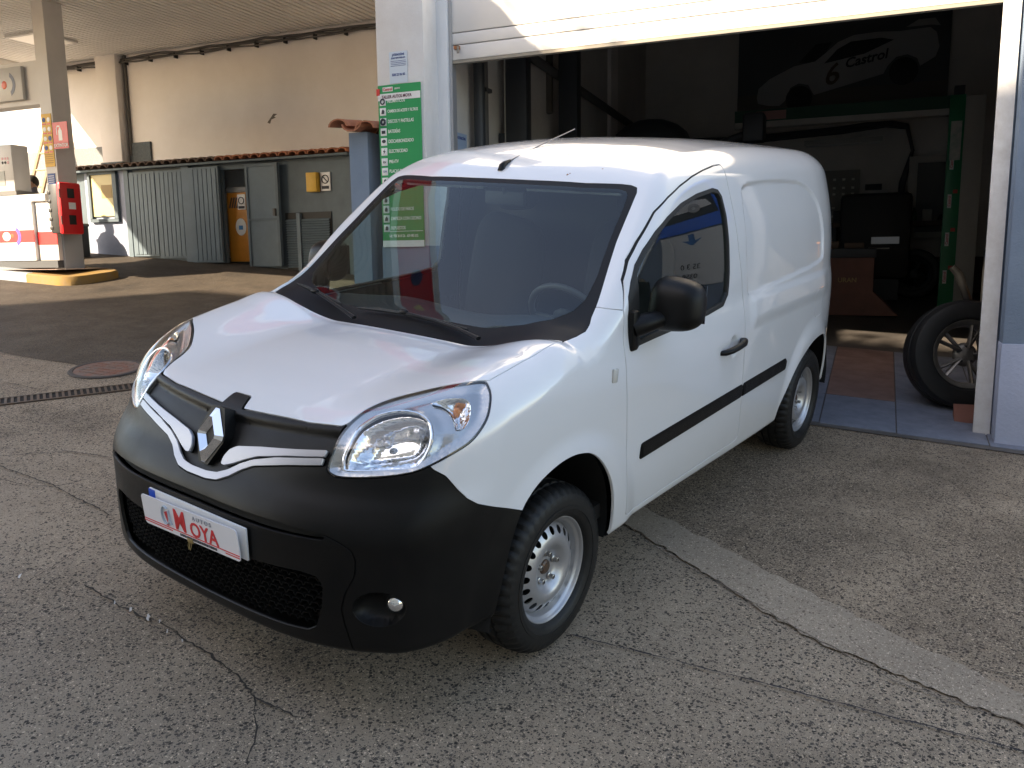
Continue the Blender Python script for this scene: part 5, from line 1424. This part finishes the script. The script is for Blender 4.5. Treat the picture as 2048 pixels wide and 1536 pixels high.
# red machine, tyre changer, bench clutter, small wheel
rm=gi('red_machine','dull red sheet metal machine cabinet with a flared foot in the garage','machine',1.45,6.95)
RM=mat('dull_red_metal',(.19,.075,.05),.6,var=.3,vscale=6)
mb=MB();mb.add([(-.35,0,0),(.62,0,0),(.36,0,.26),(.36,0,.62),(-.35,0,.62),(-.35,.4,0),(.62,.4,0),(.36,.4,.26),(.36,.4,.62),(-.35,.4,.62)],[(0,1,2,3,4),(9,8,7,6,5),(0,5,6,1),(1,6,7,2),(2,7,8,3),(3,8,9,4),(4,9,5,0)]);mb.build('cabinet',RM,rm)
txt(rm,'lettering',[('URAN',.07,.10,.38,'CENTER',1.)],mat('faded_gold',(.38,.26,.10),.6),-.003)
bx('lid',(-.37,-.02,.62),(.38,.42,.72),DK,rm,.01)
mb=MB();mb.box((-.3,.05,.72),(.0,.3,.80),ch=.02);mb.box((.05,.1,.72),(.25,.3,.78),ch=.01);mb.build('tools_on_top',mat('tools_brown',(.14,.09,.06),.7),rm)
tc_=gi('tyre_changer','large black tyre changing machine standing at the garage wall','machine',1.78,8.2)
mb=MB();mb.box((-.38,-.2,.25),(.40,.4,1.25),ch=.06);mb.build('machine_body',BLK,tc_);mb=MB();mb.box((-.30,-.1,.0),(.3,.4,.25));mb.build('pedestal',DK,tc_);mb=MB();mb.box((-.02,-.215,.66),(.28,-.2,.74));mb.build('chrome_plate',mat('dull_chrome',(.35,.35,.36),.3,metal=.8),tc_);bx('shelf_rail',(-.05,-.24,.60),(.18,-.2,.615),LGR,tc_)
wk=gi('work_bench','cluttered work bench along the garage rear wall','bench',1.95,9.05)
bx('bench_top',(-.7,-.25,.80),(.75,.3,.86),mat('bench_brown',(.09,.06,.045),.7),wk)
for x in (-.65,.65): bx('bench_leg',(x-.03,-.2,0),(x+.03,.25,.80),DK,wk)
r=random.Random(5)
for k in range(9):
    x=-.62+k*.15;h=r.uniform(.06,.22)
    o=th('bench_tool',['dark tool box','tall oil can','small grey tin','black tray','blue rag bundle','brown carton','narrow bottle','grey vice','dark canister'][k]+' standing on the cluttered work bench','tool',1.95+x,9.0+r.uniform(-.1,.1),fz(1.95,9.05)+.861)
    c=[DK,CABLE,LGR,BLK,mat('rag_blue',(.05,.07,.13),.9),mat('carton',(.22,.14,.08),.8),mat('bottle_green',(.03,.10,.05),.3),LGR,BLK][k]
    if k in (1,6,8): MB().lathe([(.0005,0),(.035,0),(.035,h*.8),(.015,h),(.012,h*1.25),(.0005,h*1.25)],12).build('body',c,o)
    else: MB().box((-.055,-.05,0),(.055,.05,h),ch=.012).build('body',c,o)
# wheels
def loose_wheel(th_,Rr,Wd,rimr,spokes,mtl,name_rim='alloy_rim'):
    pr=[(rimr,-Wd*.40),(rimr+.02,-Wd*.48),(Rr*.82,-Wd*.52),(Rr*.94,-Wd*.47),(Rr*.985,-Wd*.36),(Rr*.99,-Wd*.2),(Rr*.975,-Wd*.19),(Rr*.975,-Wd*.15),(Rr,-Wd*.14),(Rr,-.006),(Rr*.98,-.005),(Rr*.98,.005),(Rr,.006),(Rr,Wd*.14),(Rr*.975,Wd*.15),(Rr*.975,Wd*.19),(Rr*.99,Wd*.2),(Rr*.985,Wd*.36),(Rr*.94,Wd*.47),(Rr*.82,Wd*.52),(rimr+.02,Wd*.48),(rimr,Wd*.40)]
    E=Euler((R(90),0,0)).to_matrix().to_4x4()
    MB().lathe(pr,72,E).build('tyre',TYRE,th_,ang=30)
    rim_=MB();rim_.lathe([(rimr-.012,-Wd*.3),(rimr-.03,-Wd*.25),(rimr-.04,0),(rimr-.032,Wd*.32),(rimr-.012,Wd*.42),(rimr+.004,Wd*.45),(rimr+.008,Wd*.42)],60,E);ro=rim_.build(name_rim,mtl,th_,ang=30)
    sp=MB()
    for k in range(spokes):
        for o_ in (-.16,.16):
            a=2*math.pi*k/spokes
            p0=Vector((.05*math.cos(a),-Wd*.18,.05*math.sin(a)));p1=Vector(((rimr-.03)*math.cos(a+o_),-Wd*.28,(rimr-.03)*math.sin(a+o_)))
            sp.tube([p0,p0.lerp(p1,.5)+Vector((0,-.01,0)),p1],[.026,.020,.022],6,flat=.6)
    sp.build('spokes',mtl,ro,ang=50)['kind']='stuff'
    MB().lathe([(.0005,Wd*.25),(.05,Wd*.24),(.075,Wd*.18),(.085,Wd*.1)],24,E).build('hub',mtl,ro,ang=40)
    for k in range(5):
        a=2*math.pi*k/5+.3;MB().lathe([(.0005,Wd*.26),(.009,Wd*.26),(.01,Wd*.15)],8,Matrix.Translation((.058*math.cos(a),0,.058*math.sin(a)))@E).build('bolt_hole',BLK,ro)
ALLOY=mat('dirty_alloy',(.25,.235,.21),.45,metal=.7,var=.4,vscale=12,col2=(.13,.115,.10))
w1=th('loose_wheel','loose wheel with a dirty alloy rim leaning just inside the doorway','wheel',2.52,3.86,0,rz=R(6))
w1.location=P(2.44,3.78,fz(2.44,3.78)+.372);w1.rotation_euler=(R(-9),0,R(13.3+17))
loose_wheel(w1,.385,.245,.235,5,ALLOY)
bk=MB();bk.add([(-.16,-.18,-.366),(.16,-.18,-.366),(.16,.10,-.366),(-.16,.10,-.366),(-.10,-.16,-.30),(.10,-.16,-.30)],[(0,1,5,4),(1,2,5),(0,4,3),(2,3,4,5),(0,3,2,1)])
wc=th('wheel_chock','dull red wheel chock under the loose wheel','chock',2.47,3.42,fz(2.47,3.42)+.0);bk2=MB();bk2.add([(-.09,-.06,0),(.09,-.06,0),(.09,.10,0),(-.09,.10,0),(-.09,.10,.10),(.09,.10,.10)],[(0,3,2,1),(0,1,5,4),(2,3,4,5),(0,4,3),(1,2,5)]);bk2.build('wedge',RM,wc)
w2=th('stored_wheel','dark wheel resting on the floor beside the lift column','wheel',2.25,8.5,fz(2.25,8.5)+.30)
loose_wheel(w2,.30,.2,.19,5,DK)
# hand tools by the right jamb
tj=gi('tool_trolley','black trolley frame with an orange jack handle behind the loose wheel','trolley',2.86,5.1)
mb=MB();mb.box((-.18,-.15,.1),(.3,.3,1.0),ch=.02);mb.build('trolley_body',BLK,tj);bx('orange_box',(-.16,-.2,.62),(.05,-.15,.74),mat('orange_plastic',(.62,.22,.02),.5),tj);MB().tube([(-.05,-.18,.9),(-.05,-.18,1.10)],.012,6).build('orange_handle',mat('orange_plastic'),tj);MB().tube([(-.12,-.18,1.10),(.05,-.18,1.10)],.012,6).build('orange_grip',mat('orange_plastic'),tj)
MB().tube([(-.45,-.25,.86),(-.40,-.25,.80),(-.25,-.22,.4),(-.2,-.2,.2)],[.03,.035,.028,.025],10).build('jack_lever',BLK,tj,ang=60)

# ================================================================== dealer board clipped in front of the number plate
db=empty('dealer_board',mw=VANM@Matrix.Translation((.020,-.909,.588))@Matrix.Rotation(R(-1.75),4,'Y')@Matrix.Rotation(R(3),4,'X'))
tag(db,'white dealer board reading AUTOS MOYA clipped over the number plate','sign board')
mb=MB();hw,hh,c=.2635,.0545,.014;pts=[]
for cx,cz,a0 in ((hw-c,hh-c,0),(-hw+c,hh-c,90),(-hw+c,-hh+c,180),(hw-c,-hh+c,270)):
    for k in range(6): t=R(a0+18*k);pts.append((cx+c*math.cos(t),cz+c*math.sin(t)))
mb.prism(pts,0,.003,Matrix(((1,0,0,0),(0,0,-1,0),(0,1,0,0),(0,0,0,1))));mb.build('board',mat('board_white',(.78,.78,.82),.4),db)
BR=mat('board_red',(.68,.03,.035),.4)
txt(db,'red_lettering',[('M',.104,-.045,.0035,'CENTER',.84),('OYA',.073,.084,-.008,'CENTER',.98)],BR,-.0042)
txt(db,'grey_lettering',[('A U T O S',.020,.082,.036,'CENTER',1.15)],mat('board_grey_ink',(.34,.35,.40),.5),-.0042)
txt(db,'small_lettering',[('COMPRA-VENTA VEHICULOS NUEVOS Y USADOS',.0125,.045,-.0445,'CENTER',.72)],mat('board_dark_ink',(.10,.09,.11),.5),-.0042)
for x0_,x1_,z_ in ((-.262,.262,-.0345),(-.262,-.098,-.0425),(.190,.262,-.0425)):
    bx('red_rule',(x0_,-.0042,z_-.0016),(x1_,-.0031,z_+.0016),BR,db)
MB().tube([(-.122+.026*math.cos(t)*.8,-.0045,.010+.032*math.sin(t)) for t in np.linspace(.9,5.4,18)],.0055,6,flat=.3).build('emblem_ring',mat('emblem_grey',(.42,.50,.58),.4),db,ang=60)
MB().tube([(-.104,-.0045,.030),(-.100,-.0045,-.004),(-.092,-.0045,-.020)],.0055,6,flat=.3).build('emblem_stem',mat('emblem_grey'),db,ang=60)
MB().add([(-.132,-.0043,.018),(-.112,-.0043,.026),(-.118,-.0043,-.022),(-.130,-.0043,-.030),(-.110,-.0043,-.030)],[(0,1,2),(2,3,4)]).build('emblem_core',BR,db,ang=None)
cl=MB().box((-.014,-.006,-.060),(.014,.006,-.044));cl.build('clip_body',mat('gold_clip',(.55,.42,.20),.35,metal=.8),db)
for s_ in (-1,1): MB().tube([(s_*.007,-.005,-.050),(s_*.009,-.010,-.070),(s_*.004,-.012,-.082),(s_*-.001,-.010,-.070),(s_*.003,-.006,-.052)],.0012,5).build('clip_wire',mat('gold_clip'),db,ang=60)

# ================================================================== person crouching behind the pump
def person():
    o=th('person','person in a dark jacket crouching behind the fuel pump','person',-9.93,6.25,gza(-9.93,6.25))
    J=[(0,.05,.42),(0,.0,.60),(0,-.04,.80),(0,-.06,.90),(0,-.09,.97),(0,-.11,1.05),(0,-.11,1.14),
       (.17,-.05,.84),(.24,-.15,.62),(.16,-.34,.55),(-.17,-.05,.84),(-.24,-.15,.62),(-.14,-.34,.55),
       (.11,.03,.40),(.17,-.36,.46),(.15,-.16,.08),(.15,-.30,.04),(-.11,.03,.40),(-.17,-.34,.30),(-.15,.10,.10),(-.15,-.02,.04)]
    E=[(0,1),(1,2),(2,3),(3,4),(4,5),(5,6),(3,7),(7,8),(8,9),(3,10),(10,11),(11,12),(0,13),(13,14),(14,15),(15,16),(0,17),(17,18),(18,19),(19,20)]
    rd=[.15,.145,.15,.09,.06,.085,.075,.075,.055,.04,.075,.055,.04,.095,.07,.05,.045,.095,.07,.05,.045]
    me=bpy.data.meshes.new('body');me.from_pydata(J,E,[]);b=bpy.data.objects.new('body',me);link(b,o)
    m=b.modifiers.new('Skin','SKIN');b.modifiers.new('Sub','SUBSURF').levels=2
    for i,v in enumerate(me.skin_vertices[0].data): v.radius=(rd[i],rd[i]);v.use_root=(i==0)
    b.modifiers[1].render_levels=2;me.materials.append(mat('dark_jacket',(.10,.10,.13),.8))
    MB().sphere((0,-.112,1.10),.098,16,12,sc=(.80,.98,1.15)).build('head_skin',mat('skin',(.36,.20,.13),.5),o)
    MB().sphere((0,-.09,1.135),.105,16,12,sc=(.82,.95,1.0)).build('hair',mat('dark_hair',(.02,.016,.013),.7),o)
    MB().box((.02,-.26,.80),(.07,-.20,.85)).build('jacket_badge',WHITE,o)
person()

# ================================================================== across the street: what shades the forecourt and shows in the paintwork
def street():
    ng=lambda a,n:gza(a,n)
    n0=-12.0;top=13.9  # added unseen block, its height and ends set by the shade it throws
    ab=th('shading_apartment_block','unseen cream apartment block with shuttered windows, added across the street for its shade','building',0,n0,0)
    bx('facade',(-17.6,-.5,-6),(16,0,top),mat('facade_cream',(.56,.50,.42),.9,var=.2,vscale=.5),ab)
    bx('block_core',(-17.6,-9,-6),(16,-.5,top-.3),mat('facade_cream'),ab)
    for i in range(10):
        for j in range(4):
            x=-16.6+i*3.2;z=.2+j*3.3
            w=bx('window',(x,.0,z),(x+1.3,.04,z+1.6),mat('far_window',(.05,.06,.07),.1),ab)
            bx('window_sill',(x-.1,.0,z-.12),(x+1.4,.14,z),mat('sill_grey',(.5,.49,.47),.7),w)
    tr=empty('street_tree',loc=P(-7.4,-6.5,ng(-7.4,-6.5)));tag(tr,'leafy street tree across from the garage doorway','tree')
    BARK=mat('tree_bark',(.10,.08,.06),.9,bump=.6,bscale=20)
    tk=MB();tk.tube([(0,0,-.3),(.05,0,3),(.0,.1,6),(.1,.1,8.2)],[.24,.19,.14,.06],10);r=random.Random(7)
    for k in range(14):
        a=r.uniform(0,6.28);h=r.uniform(4,7.5);l=r.uniform(1.2,2.2);tk.tube([(0,.05,h),(l*.5*math.cos(a),l*.5*math.sin(a),h+.6),(l*math.cos(a),l*math.sin(a),h+1.0)],[.07,.045,.02],6)
    tk.build('trunk',BARK,tr,ang=60)
    cs=[(r.gauss(0,1.0),r.gauss(0,1.0),r.uniform(6.6,10.6),r.uniform(.5,.95)) for _ in range(24)];vs=[];fs=[]
    for cx,cy,cz,cr in cs:
        for _ in range(110):
            d=Vector((r.gauss(0,1),r.gauss(0,1),r.gauss(0,1))).normalized()*cr*r.random()**.4;c=Vector((cx,cy,cz))+d
            u=Vector((r.gauss(0,1),r.gauss(0,1),r.gauss(0,1))).normalized();w=u.orthogonal().normalized()*.06;u=u*.10;b=len(vs)
            vs+=[c-u,c+w,c+u,c-w];fs.append((b,b+1,b+2,b+3))
    lv=MB();lv.v=[tuple(v) for v in vs];lv.f=fs;lv.m=[0]*len(fs);me=bpy.data.meshes.new('crown');me.from_pydata(lv.v,[],lv.f);me.materials.append(mat('leaves',(.055,.10,.03),.6));o=bpy.data.objects.new('crown',me);link(o,tr)
street()
